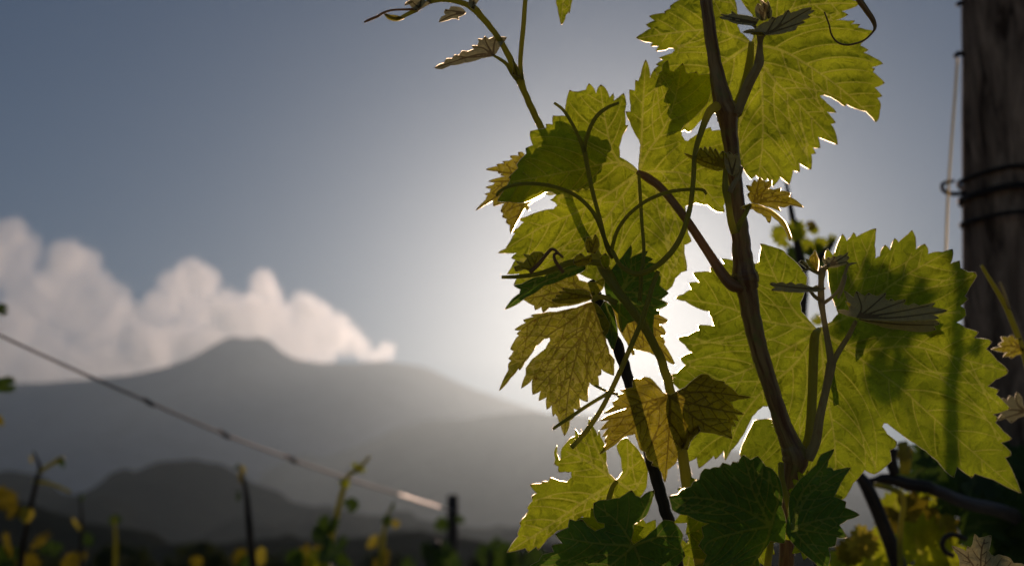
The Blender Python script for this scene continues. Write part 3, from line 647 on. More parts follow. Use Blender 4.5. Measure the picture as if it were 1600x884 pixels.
# --- tangle at the middle of the cane
young(VA, '1176,318 1168,304 1172,300 1166,290 1174,291 1178,281 1183,285 1187,277 1192,282 1197,285 1206,281 1205,290 1200,295 1208,297 1220,294 1219,299 1227,299 1235,302 1233,307 1240,311 1255,324 1245,322 1235,320 1225,324 1215,322 1220,330 1212,327 1205,324 1190,320', (1177, 317), ['1182,298 1187,280', '1192,300 1205,284', '1205,308 1233,303', '1215,315 1252,323'], .616, 46, M_BRONZE, (.012, .02), label='small bronze leaf beside the middle of the cane')
young(VA, '1157,325 1164,321 1175,318 1186,320 1195,324 1205,328 1215,335 1222,341 1227,347 1232,358 1237,372 1234,376 1230,366 1225,356 1216,345 1205,336 1203,348 1200,347 1197,340 1190,334 1184,332 1176,326 1166,327', (1164, 323), ['1195,328 1222,345 1235,371'], .612, 47, M_BRONZE, (.006, -.02))
young(VA, '1069,240 1078,247 1087,253 1104,262 1122,267 1132,264 1137,252 1135,240 1129,236 1124,242 1117,232 1115,238 1109,229 1107,237 1101,229 1099,236 1095,231 1091,236 1087,244 1080,243', (1133, 262), ['1110,256 1072,241', '1115,250 1096,233', '1120,248 1109,231', '1126,250 1117,234', '1131,248 1130,238'], .612, 48, M_BRONZE, (-.01, .02), label='small bronze leaf folded over left of the cane')
young(VA, '1134,262 1132,250 1134,240 1140,238 1146,244 1152,240 1156,250 1154,266 1148,276 1140,272', (1144, 272), ['1138,248', '1150,248'], .606, 49, name='bud')
stem('side_shoot', S('1148,364,.610,7;1142,345,.609,6;1138,318,.608,5.4;1134,296,.608,6;1133,280,.608,4.5;1134,264,.608,4'), M_GREEN, VA, 10, 6)
stem('side_shoot', S('1150,362,.610,5;1158,346,.610,4.4;1166,332,.611,3.6;1172,320,.613,3'), M_GREEN, VA, 10, 6)
stem('side_shoot', S('1140,300,.606,4.5;1146,288,.606,4;1154,276,.607,4;1158,262,.609,4'), M_FUZZ, VA, 10, 6)
# --- tendrils of this cane
stem('tendril', S('1120,166,.624,8;1108,176,.620,6.5;1096,205,.616,5;1086,240,.613,4.2;1083,285,.611,4;1078,325,.610,4.2;1066,365,.609,4.4;1048,395,.609,4.6;1022,418,.610,4.6;995,428,.612,4.2;970,415,.614,3.6;957,392,.616,3'), M_TEND, VA, 10, 8)
stem('tendril', S('1334,-30,.640,6;1340,-5,.640,5.6;1352,14,.640,5;1363,30,.640,4.4;1367,42,.640,3;1364,50,.639,1.7;1352,62,.638,1.5;1338,68,.637,1.7;1322,70.5,.636,1.6;1308,66,.635,1.5;1299,54,.634,1.4;1295,38,.633,1.3;1288,19,.632,1.2'), M_CANE, VA, 8, 8, label='thin dark tendril curling over the top leaf')

fuzz(cane, 2600, 1, .0008); fuzz(lat, 1500, 2); fuzz(ax, 1500, 3)

# ------------------------------------------------------------------ the vine in focus, left: slender green shoot that arches to the upper left
VB = empty('grapevine', (0.02, 0.62, 0.0))
tag(VB, 'slender green grapevine with bronze leaves, its shoot arching to the upper left', 'grapevine')
sh = stem('shoot', S('1112,960,.625,11;1098,890,.622,10.5;1086,830,.620,10;1074,760,.618,8.6;1067,712,.618,8;1058,660,.620,7.5;1046,605,.621,7;1032,560,.620,6.6;1012,520,.618,6.6;992,490,.616,6.4;968,458,.616,7;946,424,.622,9;932,398,.645,7;'
      '912,365,.668,6;895,325,.676,6;880,280,.678,6;864,240,.676,6;848,205,.670,5.6;832,172,.664,5.3;818,140,.658,5.4;811,122,.655,7.5;805,112,.654,6;790,78,.65,4.8;770,48,.646,4.7;752,26,.642,5.2;742,15,.640,6;728,7,.638,4.6;706,1,.634,4;684,0,.630,4;664,6,.627,3.6;650,16,.625,3.8'), M_GREEN, VB, 18, 8, 6, .04, 1.0)
bz = P(1112, 960, .625)
tube_3d('trunk', [bz, bz + Vector((0.005, 0.02, -.3)), bz + Vector((-.02, .06, -.8)), Vector((bz.x - .04, bz.y + .05, .35)), Vector((bz.x - .04, bz.y + .04, -.05))], [.0031, .009, .02, .027, .033], M_OLD, VB, 14, False, 5, .12)
stem('old_cane', S('1066,930,.640,10;1052,850,.636,9.5;1044,812,.634,9;1030,765,.634,9.5;1014,705,.634,9;996,640,.634,9;978,580,.634,8.6;964,540,.634,9;950,512,.636,9;935,470,.64,8;925,440,.645,6'), M_OLD, VB, 16, 8, 7, .06, 2.0)
# growing tip
stem('shoot_tip', S('650,16,.625,3.8;634,24,.624,3.2;622,30,.623,3;612,28,.622,2.4;602,23,.622,1.8'), M_GREEN, VB, 8, 6)
stem('tendril', S('672,2,.628,3;655,13,.625,2.6;640,15,.623,2;615,16,.622,1.8;600,20,.622,2;590,26,.622,2.2;578,31,.622,2.2;569,35,.622,1.4'), M_PETI, VB, 8, 6)
young(VB, '650,17 642,10 638,4 641,0 648,-4 658,-6 664,2 672,6 664,10 655,13', (656, 14), ['645,4', '658,-3'], .622, 61)
young(VB, '640,6 632,9 634,5 640,2 646,3', (646, 5), ['634,8'], .621, 62)
young(VB, '600,22 606,30 614,33 622,33 632,29 624,26 612,24', (630, 28), ['606,27'], .621, 63, M_BRONZE)
young(VB, '728,20 722,14 712,11 705,11 702,16 696,15 694,20 697,24 690,27 686,35 695,33 706,29 712,29 717,31 716,27 725,23', (728, 21), ['710,18 696,17', '708,24 688,33'], .628, 64, tilt=(.006, -.03), label='small grey folded leaf near the growing tip')
young(VB, '738,14 732,8 734,-2 742,-14 752,-10 748,0 742,8', (739, 13), ['741,-8'], .632, 65)
young(VB, '741,16 736,12 742,8 741,16', (741, 13), ['738,11'], .63, 66, spacing=2.0)
L = young(VB, '772,87 752,91 725,98 704,102 690,108 679,106 687,101 694,99 698,92 706,92 711,86 717,87 722,80 731,81 741,77 737,72 746,72 749,65 747,61 754,62 758,57 763,62 770,59 776,54 780,58 792,59 786,67 780,74', (771, 87), ['745,86 684,105', '755,76 740,74', '762,72 757,60', '772,70 776,57', '735,90 712,88'], .640, 67, tilt=(.004, -.03), label='grey toothed young leaf hanging from the arching shoot')
stem('petiole', S('771,87,.641,2;780,92,.644,2.6;792,101,.648,3;800,114,.652,3.6;808,124,.654,4'), M_GREEN, L, 8, 6)
stem('tendril', S('815,124,.654,4;813,100,.652,3.6;815,70,.650,3.8;818,40,.648,3.8;820,10,.646,3.6;823,-25,.644,3.4'), M_TEND, VB, 8, 6, label='upright tendril beside the arching shoot')
young(VB, '801,116 803,103 801,94 806,101 812,112 812,120', (808, 119), ['804,102'], .648, 68, M_BRONZE, name='bud')
L = build_leaf('leaf', '868,-30 871,-8 869,4 872,14 875,30 877,39 880,36 884,24 888,19 890,12 889,22 892,8 894,-8 900,-30 885,-45', (884, -25), ['880,0 877,36', '889,-5 890,10'], .63, M_LEAF, VB, (0, .02), 0, 3.5, .0008, .001, 69, 2.2, (95, .03), label='leaf tip hanging in from above the frame')
stem('petiole', S('884,-25,.63,2.5;878,-60,.635,2.5;860,-90,.64,3'), M_GREEN, L, 8, 5)
# --- bronze leaves
L = build_leaf('leaf', '820,242.5 816,238 810,238 810.6,244 804,243 797,244 801,249 795,252 785.6,252.5 788,256 776,257 777.5,260 768,262 759,265 777.5,268 779,271 786,271 782,274 795,275 781,277.5 763,283.5 774,285 771,289 759,293 767,295 765.6,301 757.5,303.5 762.5,305 759,312.5 743,329 756,321 771,312.5 771,322 784,318 788,318 782.5,330 787,334 785,339 792,342 791,348 797,352 798,366 805,352 814,336 820,325 827,329 825,320 832,315 850,305 848,280 836,250',
     (838, 283), ['800,272 761,265', '800,283 766,284', '795,296 745,327', '815,325 799,363', '825,262 811,241'], .690, M_BRONZE, VB, (.01, 0), 0, 4.0, .001, .003, 51, 2.6, label='ragged bronze leaf at the far left of the leaf cluster')
stem('petiole', S('838,283,.69,2.5;856,286,.688,3;876,292,.682,3.4'), M_GREEN, L, 8, 5)
L = build_leaf('leaf', '924,472 912,476 900,481 885,484 870,487.5 847,489.5 829,492.5 834,495 817.5,500 822,504 804,515 814,516 807.5,521 811,524 807,528 797.5,545 803,548 800,554 794.5,560 799,563 794.5,569 795,577.5 780,610 797.5,590 810,575 812,578 820,565 828,555 837.5,540 850,529 859,527 860,532 852.5,545 840,555 832,561 822,575 822,585 814.5,606 832,592 832.5,616 845,610 842,625.5 854,620 854.5,639 862.5,632 864,650 867.5,646 871,650 '
     '877,667 882,680.5 889,667 890,657 897,651 896,637.5 906,640 905,622 918,627 919,605 921,597 935,606 934,587 939,585 939,576 959,586 959,570 960,562 952,552 947,535 945,525 950,518 952,505 942,487 932,475', (925, 471), ['890,502 850,530 782,607', '880,487 840,497 808,520', '908,530 890,600 882,678', '935,505 950,545 957,580', '915,515 880,560 834,613'],
     .622, M_OLIVE, VB, (-.010, .010), .002, 5.0, .0032, .008, 52, 2.4, label='long toothed bronze leaf hanging at the centre')
stem('petiole', S('925,471,.621,3;936,464,.620,4;948,466,.618,4.5;964,474,.617,5'), M_GREEN, L, 8, 6)
build_leaf('leaf', '815,466 822,470 835,477 836,484 846,479 849,488 858,480 880,478 910,472 930,464 942,450 945,434 930,441 918,442 905,438 898,426 890,421 870,430 845,446 830,458', (928, 460), ['890,455 820,467', '890,470 850,484', '900,445 895,425'], .634, M_OLIVE, VB, (-.006, 0), .002, 4.5, .0014, .003, 53, 2.6)
young(VB, '925,466 915,468 902,472 885,474 868,473 862,468 874,466 868,462 880,460 873,456 885,456 878,450 892,452 908,452 920,456', (926, 463), ['895,466 865,470', '895,459 876,454'], .612, 54, M_BRONZE, (.01, .03), spacing=3.5, label='small curled brown leaf above the hanging bronze leaf')
L = build_leaf('leaf', '950,478 975,474 1000,478 1020,482 1029,490 1031,493 1045,502 1030,507 1036,512 1041,523 1033,524 1039,534 1037.5,538 1055,570 1037,560 1015,550 1000,547 990,545 991,557 985,547 980,535 972,522 960,497', (968, 484), ['1010,520 1053,568', '1005,492 1043,502', '980,510 990,554', '1010,505 1039,523'], .640, M_BRONZE, VB, (.006, 0), 0, 4.5, .0013, .003, 55, 2.6, label='bronze leaf behind the green shoot, tip pointing down right')
stem('petiole', S('968,484,.639,3;958,474,.634,3.4;950,462,.628,4'), M_GREEN, L, 8, 5)
L = build_leaf('leaf', '1048,617 1036,614 1026,601 1016,590.5 1003.5,588.5 1000,592 995,590 988,593.6 989,605 979,607 969,608 975,614 964,618 967,622 957,628 959,634 943.5,645.5 961,641 980,635 977,639 957,645.5 937,657 952.6,655 938,671 950.5,668 941,682 949.5,679 944.5,689 948,692 937,709 959,695 969,686 979,680 992,677 997,690 1001,702.5 1008,705 1012,717 1020,721 1018,726 1028,729 1034,738 1039,753 1043,733 1050,728 1056,722 1060,707 1070,698 1074,682 '
     '1095,674 1115,676 1130,680 1144,685 1142,674 1143,664 1150,666 1144,654 1154,657 1148,646.5 1162,646.5 1146,637 1140,627 1154,623 1173.5,620.5 1154,617 1144,607 1132,599 1132,596 1118,594 1111,590.5 1106,585 1100,584 1095,585 1087,590.5 1070.6,605 1053,614',
     (1047, 618), ['1005,655 939,706', '1000,630 947,645', '1020,600 1004,590', '1045,680 1039,750', '1100,612 1170,620', '1100,635 1160,646', '1090,655 1142,683', '1075,602 1099,586', '995,645 940,656'], .600, M_BRONZE, VB, (.003, .006), .004, 4.5, .0034, .007, 56, 2.4, (118, .012), label='fan-shaped bronze leaf crossed by stem shadows')
stem('petiole', S('1047,618,.600,3;1044,630,.602,4;1046,650,.606,4.5;1052,672,.612,4.5;1062,700,.617,5'), M_GREEN, L, 8, 6)
young(VB, '1064,700 1060,690 1066,680 1072,676 1084,668 1090,664 1094,672 1086,680 1078,690 1074,702', (1066, 698), ['1076,680 1090,667'], .610, 57, M_BRONZE)
# --- lower left leaves
L = build_leaf('leaf', '962,750 951,739 947,723 947,706 943,690 938,682 936,672 934,680 926,665 921,652.5 919,665 912.5,676 904,678 898.7,670 898.7,681 892,684 886,690 882,695 878,700 876.6,705 876.6,714.5 874,719 870,708 870,695 866,706 868,717 866,724 873,728 872.5,736.6 883,736 893,736.6 893,745 886,752.6 874,751 860,746 857,752 847.6,751.8 846,755 828,757 839,770 831,775 832,782 824,793 826,797 821,805.6 811.7,816.6 814,821 '
     '809,833 810,837 792.4,862 821,855 825.5,862 838,852.5 840.7,858 854.5,841.5 871,827.7 886,823.5 910,805 929,825 945,828 960,800 985,792 1001,775 1010,760 1012,735 1005,715 995,700 985,690 978.7,683 970,687 963.5,696.6 970.4,714.5 973,736.6 967,746', (963.5, 751), ['920,778 850,826 796,860', '920,722 885,705', '945,725 928,690 921,656', '980,735 980,690', '990,765 1006,740', '940,790 925,815'],
     .642, M_LEAF, VB, (-.012, .010), .002, 5.0, .0034, .008, 58, 3.2, label='bright yellow-green leaf at the lower left of the cluster')
stem('petiole', S('963.5,751,.641,3.5;956,764,.638,4;952,790,.634,4.5;975,820,.634,4.5;1010,845,.634,5;1048,850,.636,5'), M_GREEN, L, 8, 6)
L = build_leaf('leaf', '927.7,786 935,782 950,781 967.7,778 978,771 987,765.6 993,774 1001,778 1010,770 1022,766 1016,789 1009,805.6 989.8,819 985.6,844 990,851 1009,839 1025,825 1038,812 1051,814 1067,835 1063,850 1070,868 1050,890 1052,905 1015,905 1000,925 970,912 930,925 915,905 880,905 862,890 840,893 827,884 842,876 848,866 866,862 862,852 880,849 868,834 888,824 890,811 899,814 909.7,811 918,822 930,830 945,824 945,817 934.6,815 929,805.6', (990, 852), ['965,815 930,788', '930,848 872,838', '1002,810 1020,769', '1030,838 1064,838', '950,885 905,903', '1010,890 1048,895'],
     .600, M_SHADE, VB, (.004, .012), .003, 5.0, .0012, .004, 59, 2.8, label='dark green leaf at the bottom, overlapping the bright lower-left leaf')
stem('petiole', S('990,852,.602,3;1000,865,.608,4;1030,885,.62,5;1062,915,.636,5'), M_GREEN, L, 8, 6)
GP = (990, 852, .600, .004, .012)  # unseen leaves added behind the dark leaf to block the sun
back_leaf(VB, 955, 835, .95, .72, 20, .012, M_LEAFB, 71, plane=GP)
back_leaf(VB, 1000, 855, .85, .8, 80, .016, M_LEAFB, 72, plane=GP)
back_leaf(VB, 905, 865, .9, .6, -70, .014, M_LEAFB, 73, plane=GP)
back_leaf(VB, 1075, 880, .8, .7, 10, .690, M_LEAFB, 74)
# little dark leaf in the thick of the cluster
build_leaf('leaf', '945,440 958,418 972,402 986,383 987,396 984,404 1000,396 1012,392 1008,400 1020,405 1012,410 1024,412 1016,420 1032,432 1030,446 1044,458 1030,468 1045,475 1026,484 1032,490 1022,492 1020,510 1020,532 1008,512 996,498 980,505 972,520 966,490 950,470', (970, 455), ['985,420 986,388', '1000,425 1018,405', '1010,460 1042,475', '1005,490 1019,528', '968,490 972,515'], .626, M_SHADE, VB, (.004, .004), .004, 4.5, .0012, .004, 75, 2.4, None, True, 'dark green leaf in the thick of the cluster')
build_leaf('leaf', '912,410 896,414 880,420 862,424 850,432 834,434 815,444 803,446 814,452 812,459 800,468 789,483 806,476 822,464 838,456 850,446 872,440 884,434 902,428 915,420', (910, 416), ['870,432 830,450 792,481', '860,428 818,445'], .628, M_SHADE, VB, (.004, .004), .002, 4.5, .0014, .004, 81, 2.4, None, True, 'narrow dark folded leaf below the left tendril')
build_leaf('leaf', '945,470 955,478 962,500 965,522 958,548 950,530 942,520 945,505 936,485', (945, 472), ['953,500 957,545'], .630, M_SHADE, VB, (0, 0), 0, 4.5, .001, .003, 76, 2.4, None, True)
# --- tendrils and stalks crossing the centre leaf
stem('tendril', S('958,402,.622,4.25;948,385,.620,3.4;938,345,.618,3.4;926,300,.617,3.4;918,262,.617,3.57;913,236,.617,3.91;904,214,.616,2.89;893,192,.615,2.72;880,172,.614,2.55;866,161,.613,2.21'), M_TEND, VB, 10, 8)
stem('tendril', S('913,238,.617,3.4;915,222,.616,3.4;923,198,.615,3.4;934,180,.614,3.23;950,168,.613,2.89;967,161,.612,2.21'), M_TEND, VB, 10, 8)
stem('tendril', S('958,402,.622,3.82;946,376,.619,3.4;928,334,.616,3.23;900,306,.614,3.06;862,291,.613,3.06;825,287,.613,2.89;796,291,.614,2.55;780,300,.615,2.55;776,306,.616,1.87'), M_TEND, VB, 10, 8)
stem('tendril', S('955,392,.622,3.4;964,362,.618,3.06;982,336,.615,2.89;1010,314,.613,2.89;1045,300,.612,2.89;1080,296,.612,2.55;1098,297,.613,2.55;1104,304,.613,2.04'), M_TEND, VB, 10, 8)
stem('tendril', S('998,272,.640,2.55;1000,300,.634,2.89;1003,350,.626,2.89;1006,392,.622,2.89;1002,430,.618,3.4;1000,470,.617,3.4'), M_TEND, VB, 10, 8)
stem('tendril', S('942,412,.618,5.1;920,409,.616,5.1;892,410,.614,5.1;866,420,.612,4.76;840,428,.611,3.91;810,432,.610,3.4;784,433,.609,2.72'), M_TEND, VB, 10, 8)
stem('tendril', S('1028,424,.612,3.4;1018,452,.610,3.91;1003,500,.609,4.08;984,545,.609,4.08;962,595,.608,4.08;940,638,.607,3.91;920,668,.606,3.91;905,686,.605,3.74;893,699,.604,3.57'), M_TEND, VB, 10, 8, label='pale stalk crossing the bronze leaf down to the left')
stem('tendril', S('960,608,.622,2.89;945,617,.621,2.89;920,632,.620,2.89;893,650,.619,2.89;872,664,.618,2.55;864,670,.618,2.04'), M_TEND, VB, 8, 6)
stem('tendril', S('930,602,.626,2.04;950,612,.624,2.04;966,616,.622,2.21'), M_TEND, VB, 8, 6)
stem('tendril', S('880,425,.606,3;868,408,.604,2.6;866,398,.604,2.2;872,396,.604,2;880,402,.605,1.4'), M_PETI, VB, 8, 6)
stem('tendril', S('828,426,.603,3.2;842,412,.603,3.2;854,397,.603,2.8;863,389,.603,2.4;872,395,.603,2;879,403,.603,1.2'), M_PETI, VB, 8, 6)
young(VB, '832,424 820,420 806,424 803,417 812,414 806,408 818,411 824,404 818,397 828,399 834,394 846,394 850,398 840,408 838,418', (832, 422), ['815,418', '824,404', '840,400'], .606, 77, M_BRONZE, (.01, .02), label='small withered brown leaf at the left of the cluster')
young(VB, '918,394 914,380 918,370 926,376 930,366 934,372 936,384 930,396', (924, 395), ['920,376', '931,372'], .606, 78, M_BRONZE, name='bud')
young(VB, '896,410 900,400 908,396 914,402 924,398 926,408 914,414 902,416', (900, 410), ['912,404', '922,403'], .606, 79, M_BRONZE)
young(VB, '938,402 946,396 952,402 950,418 946,420 940,412', (944, 404), ['946,414'], .608, 80, M_LEAF)

fuzz(sh, 4200, 4, .0009)
for k, o in enumerate([c for c in VB.children if c.name.startswith('tendril')]): fuzz(o, 500, 10 + k, .0007)

# ------------------------------------------------------------------ small things in focus at the right edge
VC = empty('grapevine', (0.33, 0.80, 0.0))
tag(VC, 'young grapevine shoots with small pale leaves at the right edge, before the post', 'grapevine')
stem('shoot', S('1533,414,.80,2.6;1545,434,.80,3.4;1558,455,.80,4;1572,480,.80,4.6;1584,508,.80,5;1594,535,.80,5;1606,575,.80,5.5;1620,650,.80,6;1632,760,.80,7;1640,900,.80,8;1640,1000,.80,9'), M_GREEN, VC, 10, 6)
stem('tendril', S('1562,440,.798,2.4;1570,460,.798,2.6;1577,482,.799,3'), M_FUZZ, VC, 8, 5)
bz = P(1640, 1000, .80)
tube_3d('trunk', [bz, bz + Vector((0, .02, -.5)), Vector((bz.x, bz.y + .05, .5)), Vector((bz.x + .02, bz.y + .05, -.05))], [.0033, .010, .018, .024], M_OLD, VC, 12, False, 5, .1)
L = young(VC, '1600,546 1592,540 1596,528 1586,530 1582,523 1574,527 1564,526 1568,533 1560,538 1566,541 1549,545 1562,549 1574,550 1567,557 1576,556 1580,560 1588,554 1598,552', (1600, 545), ['1575,540 1552,545', '1582,532', '1580,552 1570,557'], .797, 91, M_BRONZE, (.02, 0), label='small orange leaf hanging before the dark post')
stem('petiole', S('1600,545,.797,2;1606,548,.798,2.4;1611,560,.80,2.6'), M_GREEN, L, 8, 4)
L = young(VC, '1606,640 1598,634 1596,620 1588,612 1586,622 1578,618 1574,626 1566,622 1570,634 1556,640 1566,646 1558,656 1572,652 1580,660 1590,652 1602,648', (1604, 642), ['1590,632 1587,616', '1580,640 1560,641', '1585,648 1562,655'], .80, 92, None, (.02, -.02), label='small grey leaf half hidden behind the tip of the largest leaf')
stem('petiole', S('1604,642,.80,2;1612,648,.80,2.4;1620,660,.80,2.6'), M_GREEN, L, 8, 4)
L = young(VC, '1503,900 1500,875 1497,866 1487.5,852.5 1496,855 1504,858 1510,862 1512,853 1516,856 1520,850 1522,842 1523,834 1529,840 1537,839 1548,836 1547,848 1544,860 1548,866 1553,869 1560,866 1567,868 1578,872 1584,880 1596,880 1610,890 1600,925 1550,935 1515,920', (1532, 905), ['1515,875 1490,855', '1533,865 1538,842', '1555,888 1590,884'], .64, 93, M_FELT, (.004, -.02), label='pale toothed young leaf rising from the bottom right corner')
stem('petiole', S('1532,905,.64,3;1536,935,.65,3;1570,980,.70,4;1634,990,.79,5'), M_GREEN, L, 8, 5)
stem('tendril', S('1490,868,1.02,4;1478,862,1.02,4;1472,850,1.02,4;1478,838,1.02,4;1492,835,1.02,4;1510,842,1.02,4'), M_OLD, VC, 8, 5)

# ------------------------------------------------------------------ wooden post and its wires
def mat_wood():
    t = NT('weathered_wood')
    tc = t.n('ShaderNodeTexCoord'); mp = t.n('ShaderNodeMapping'); t.t.links.new(tc.outputs['Object'], mp.inputs['Vector']); mp.inputs['Scale'].default_value = (45, 45, 3.0)
    g = t.noise(1.4, 5, 0.65, mp.outputs[0], 0.6); k = t.noise(9.0, 3, 0.6, tc.outputs['Object'])
    c = t.mix(t.rng(g, 0.35, 0.65), (0.09, 0.055, 0.036), (0.56, 0.38, 0.26)); c = t.mix(t.rng(k, 0.55, 0.72), c, (0.030, 0.018, 0.014))
    return t.surf(t.bsdf(c, 0.85, 0.2, t.bump(g, 0.8, 0.004)).outputs[0])
M_WOOD_POST = mat_wood()
t = NT('wire_steel'); pw = t.bsdf((0.085, 0.075, 0.065), 0.38, 0.5); M_WIRE = t.surf(pw.outputs[0])
t = NT('glint_steel'); pw = t.bsdf((0.75, 0.66, 0.55), 0.36, 0.5); pw.inputs['Metallic'].default_value = 1.0; M_GLINT = t.surf(pw.outputs[0])  # pale metal, made only for the glint on the wire
t = NT('rusty_wire'); pw = t.bsdf((0.035, 0.024, 0.018), 0.6, 0.3); M_RUST = t.surf(pw.outputs[0])
def post(name, p0, p1, r, z1, mat, label, seed, sides=48, rings=120):
    """shaft along the line p0-p1, carried on down into the ground and up to the height z1"""
    ax = (p1 - p0) / (p1.z - p0.z); foot = p0 + ax * (-.1 - p0.z)
    o = empty(name, (foot.x, foot.y, 0)); tag(o, label, 'post')
    vs = []; fs = []
    for j in range(rings + 1):
        z = -.1 + (z1 + .1) * j / rings; c = foot + ax * (z + .1)
        for k in range(sides):
            a = 2 * math.pi * k / sides
            crack = max(0, noise.noise(Vector((math.cos(a) * 5 + seed, math.sin(a) * 5, z * .8))) - .12)
            rr = r * (1 + .06 * noise.noise(Vector((math.cos(a) * 1.2 + seed, math.sin(a) * 1.2, z * 2.5))) + .02 * noise.noise(Vector((math.cos(a) * 4, math.sin(a) * 4 + seed, z * 14))) - .35 * crack)
            vs.append((c.x + rr * math.cos(a), c.y + rr * math.sin(a), c.z))
    for j in range(rings):
        for k in range(sides):
            k2 = (k + 1) % sides; fs.append((j * sides + k, j * sides + k2, (j + 1) * sides + k2, (j + 1) * sides + k))
    fs.append(tuple(rings * sides + k for k in range(sides)))
    me = bpy.data.meshes.new('shaft'); me.from_pydata(vs, [], fs); me.update()
    link('shaft', me, mat, o)
    return o
PR = 0.0405; PA, PB = P(1574, 700, 1.38), P(1568, 0, 1.38); pc = P(1571, 300, 1.38)
pst = post('vineyard_post', PA, PB, PR, 2.25, M_WOOD_POST, 'rough dark wooden post bound with wire at the right edge', 2.0)
def on_post(py): return P(1572, py, 1.38 - PR).z
def wrap(z, rise, turns, r, mat, rad, a0=0.0):
    pts = []
    n = int(28 * turns)
    for i in range(n + 1):
        a = a0 + 2 * math.pi * turns * i / n
        pts.append(Vector((pc.x + r * math.cos(a), pc.y + r * math.sin(a), z + rise * i / n + .0015 * math.sin(3 * a))))
    return pts
for name, py, rise, turns in (('wire_tie', 268, .006, 1.0), ('wire_tie', 297, .004, 2.0), ('wire_tie', 331, -.005, 1.0)):
    tube_3d(name, wrap(on_post(py), rise, turns, PR * 1.07, M_RUST, .0022, .4), [.0022] * (int(28 * turns) + 1), M_RUST, pst, 8)
stem('wire_hook', S('1508,300,1.352,3.4;1496,303,1.35,3.6;1482,302,1.35,3.6;1473,296,1.35,3.4;1473,288,1.35,3.2;1482,284,1.35,3;1491,283,1.35,2.6'), M_RUST, pst, 8, 6)
stem('nail', S('1506,4,1.36,3;1499,6,1.36,4;1494,9,1.36,3'), M_RUST, pst, 8, 4)
stem('nail', S('1508,86,1.36,3;1498,84,1.36,4.5;1491,90,1.36,3'), M_RUST, pst, 8, 4)
wt = stem('hanging_wire', S('1496,92,1.34,2;1492,150,1.33,2;1486,230,1.32,2;1481,310,1.31,2;1478,384,1.30,2;1477,440,1.29,2'), M_EDGE, None, 8, 6)
tag(wt, 'thin pale wire hanging beside the wooden post', 'wire')

# ------------------------------------------------------------------ simpler leaves and shoots for vines out of focus
def far_leaf_mesh(name, mat, seed):
    rg = random.Random(seed)
    o = nums(BACKL) / 66.0 * np.array([1, -1]); o = o * np.array([[rg.uniform(.85, 1.12), rg.uniform(.85, 1.12)]] * len(o))
    dense = []
    for i in range(len(o)):
        a, b = o[i], o[(i + 1) % len(o)]; dense += [a, (a + b) / 2]
    dense = np.array(dense)
    g = np.array([(x, y) for x in np.arange(-.9, .95, .2) for y in np.arange(-.9, .95, .2)]) + 0.01
    g = g[inside(g, dense)]
    co = [Vector(q) for q in dense] + [Vector(q) for q in g if np.min(np.hypot(*(dense - q).T)) > .08]
    r = delaunay_2d_cdt(co, [], [list(range(len(dense)))], 1, 1e-5)
    vs = []; rel = []
    for v in r[0]:
        a = math.atan2(v.x, v.y); rr = math.hypot(v.x, v.y)
        z = .22 * rr * rr * (1 if seed % 2 else -1) + .06 * math.sin(5 * a) * rr + .05 * noise.noise(Vector((v.x * 3, v.y * 3, seed)))
        vs.append((v.x, v.y, z)); rel.append(min(abs(rr * math.sin(a - q)) / .05 if math.cos(a - q) > 0 else 9 for q in (0, 1.15, -1.15, 2.3, -2.3)))
    me = bpy.data.meshes.new(name); me.from_pydata(vs, [], [list(f) for f in r[2]]); me.update()
    at = me.attributes.new('vein', 'FLOAT', 'POINT'); at.data.foreach_set('value', np.array(rel, np.float32))
    at = me.attributes.new('tip', 'FLOAT', 'POINT'); at.data.foreach_set('value', np.zeros(len(vs), np.float32))
    uvl = me.uv_layers.new(name='UVMap')
    for l in me.loops: uvl.data[l.index].uv = (vs[l.vertex_index][0] * 1.6 + seed, vs[l.vertex_index][1] * 1.6)
    me.materials.append(mat); me.polygons.foreach_set('use_smooth', [True] * len(me.polygons))
    return me
M_YEL = mat_leaf('yellowing_vine_leaf', ((0.27, 0.22, 0.012), (0.38, 0.30, 0.015)), (0.09, 0.08, 0.015), (0.5, 0.42, 0.06), (0.5, 0.42, 0.05, 0.3), spots=0.4)
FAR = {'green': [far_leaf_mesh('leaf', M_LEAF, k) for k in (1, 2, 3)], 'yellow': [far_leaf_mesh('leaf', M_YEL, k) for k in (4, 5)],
       'dark': [far_leaf_mesh('leaf', M_DEEP_SHADE, k) for k in (6, 7, 8)], 'bronze': [far_leaf_mesh('leaf', M_BRONZE, 9)]}
frg = random.Random(99)
def put_leaf(parent, loc, size, kind, face=None, name='leaf'):
    """a leaf about 2 * size wide at loc; face = direction its blade looks"""
    me = frg.choice(FAR[kind]); o = bpy.data.objects.new(name, me); COL.objects.link(o)
    o.parent = parent; o.matrix_parent_inverse = world_of(parent).inverted()
    f = Vector(face) if face is not None else Vector((frg.uniform(-.7, .7), -1, frg.uniform(-.5, .7)))
    q = f.to_track_quat('Z', 'Y') 
    o.rotation_mode = 'QUATERNION'
    from mathutils import Quaternion
    o.rotation_quaternion = q @ Quaternion((0, 0, 1), frg.uniform(0, 6.28))
    o.location = loc; o.scale = (size, size, size)
    return o
def px_leaf(parent, x, y, d, wpx, kind, face=None): return put_leaf(parent, P(x, y, d), wpx / 2 / FPX * d, kind, face)

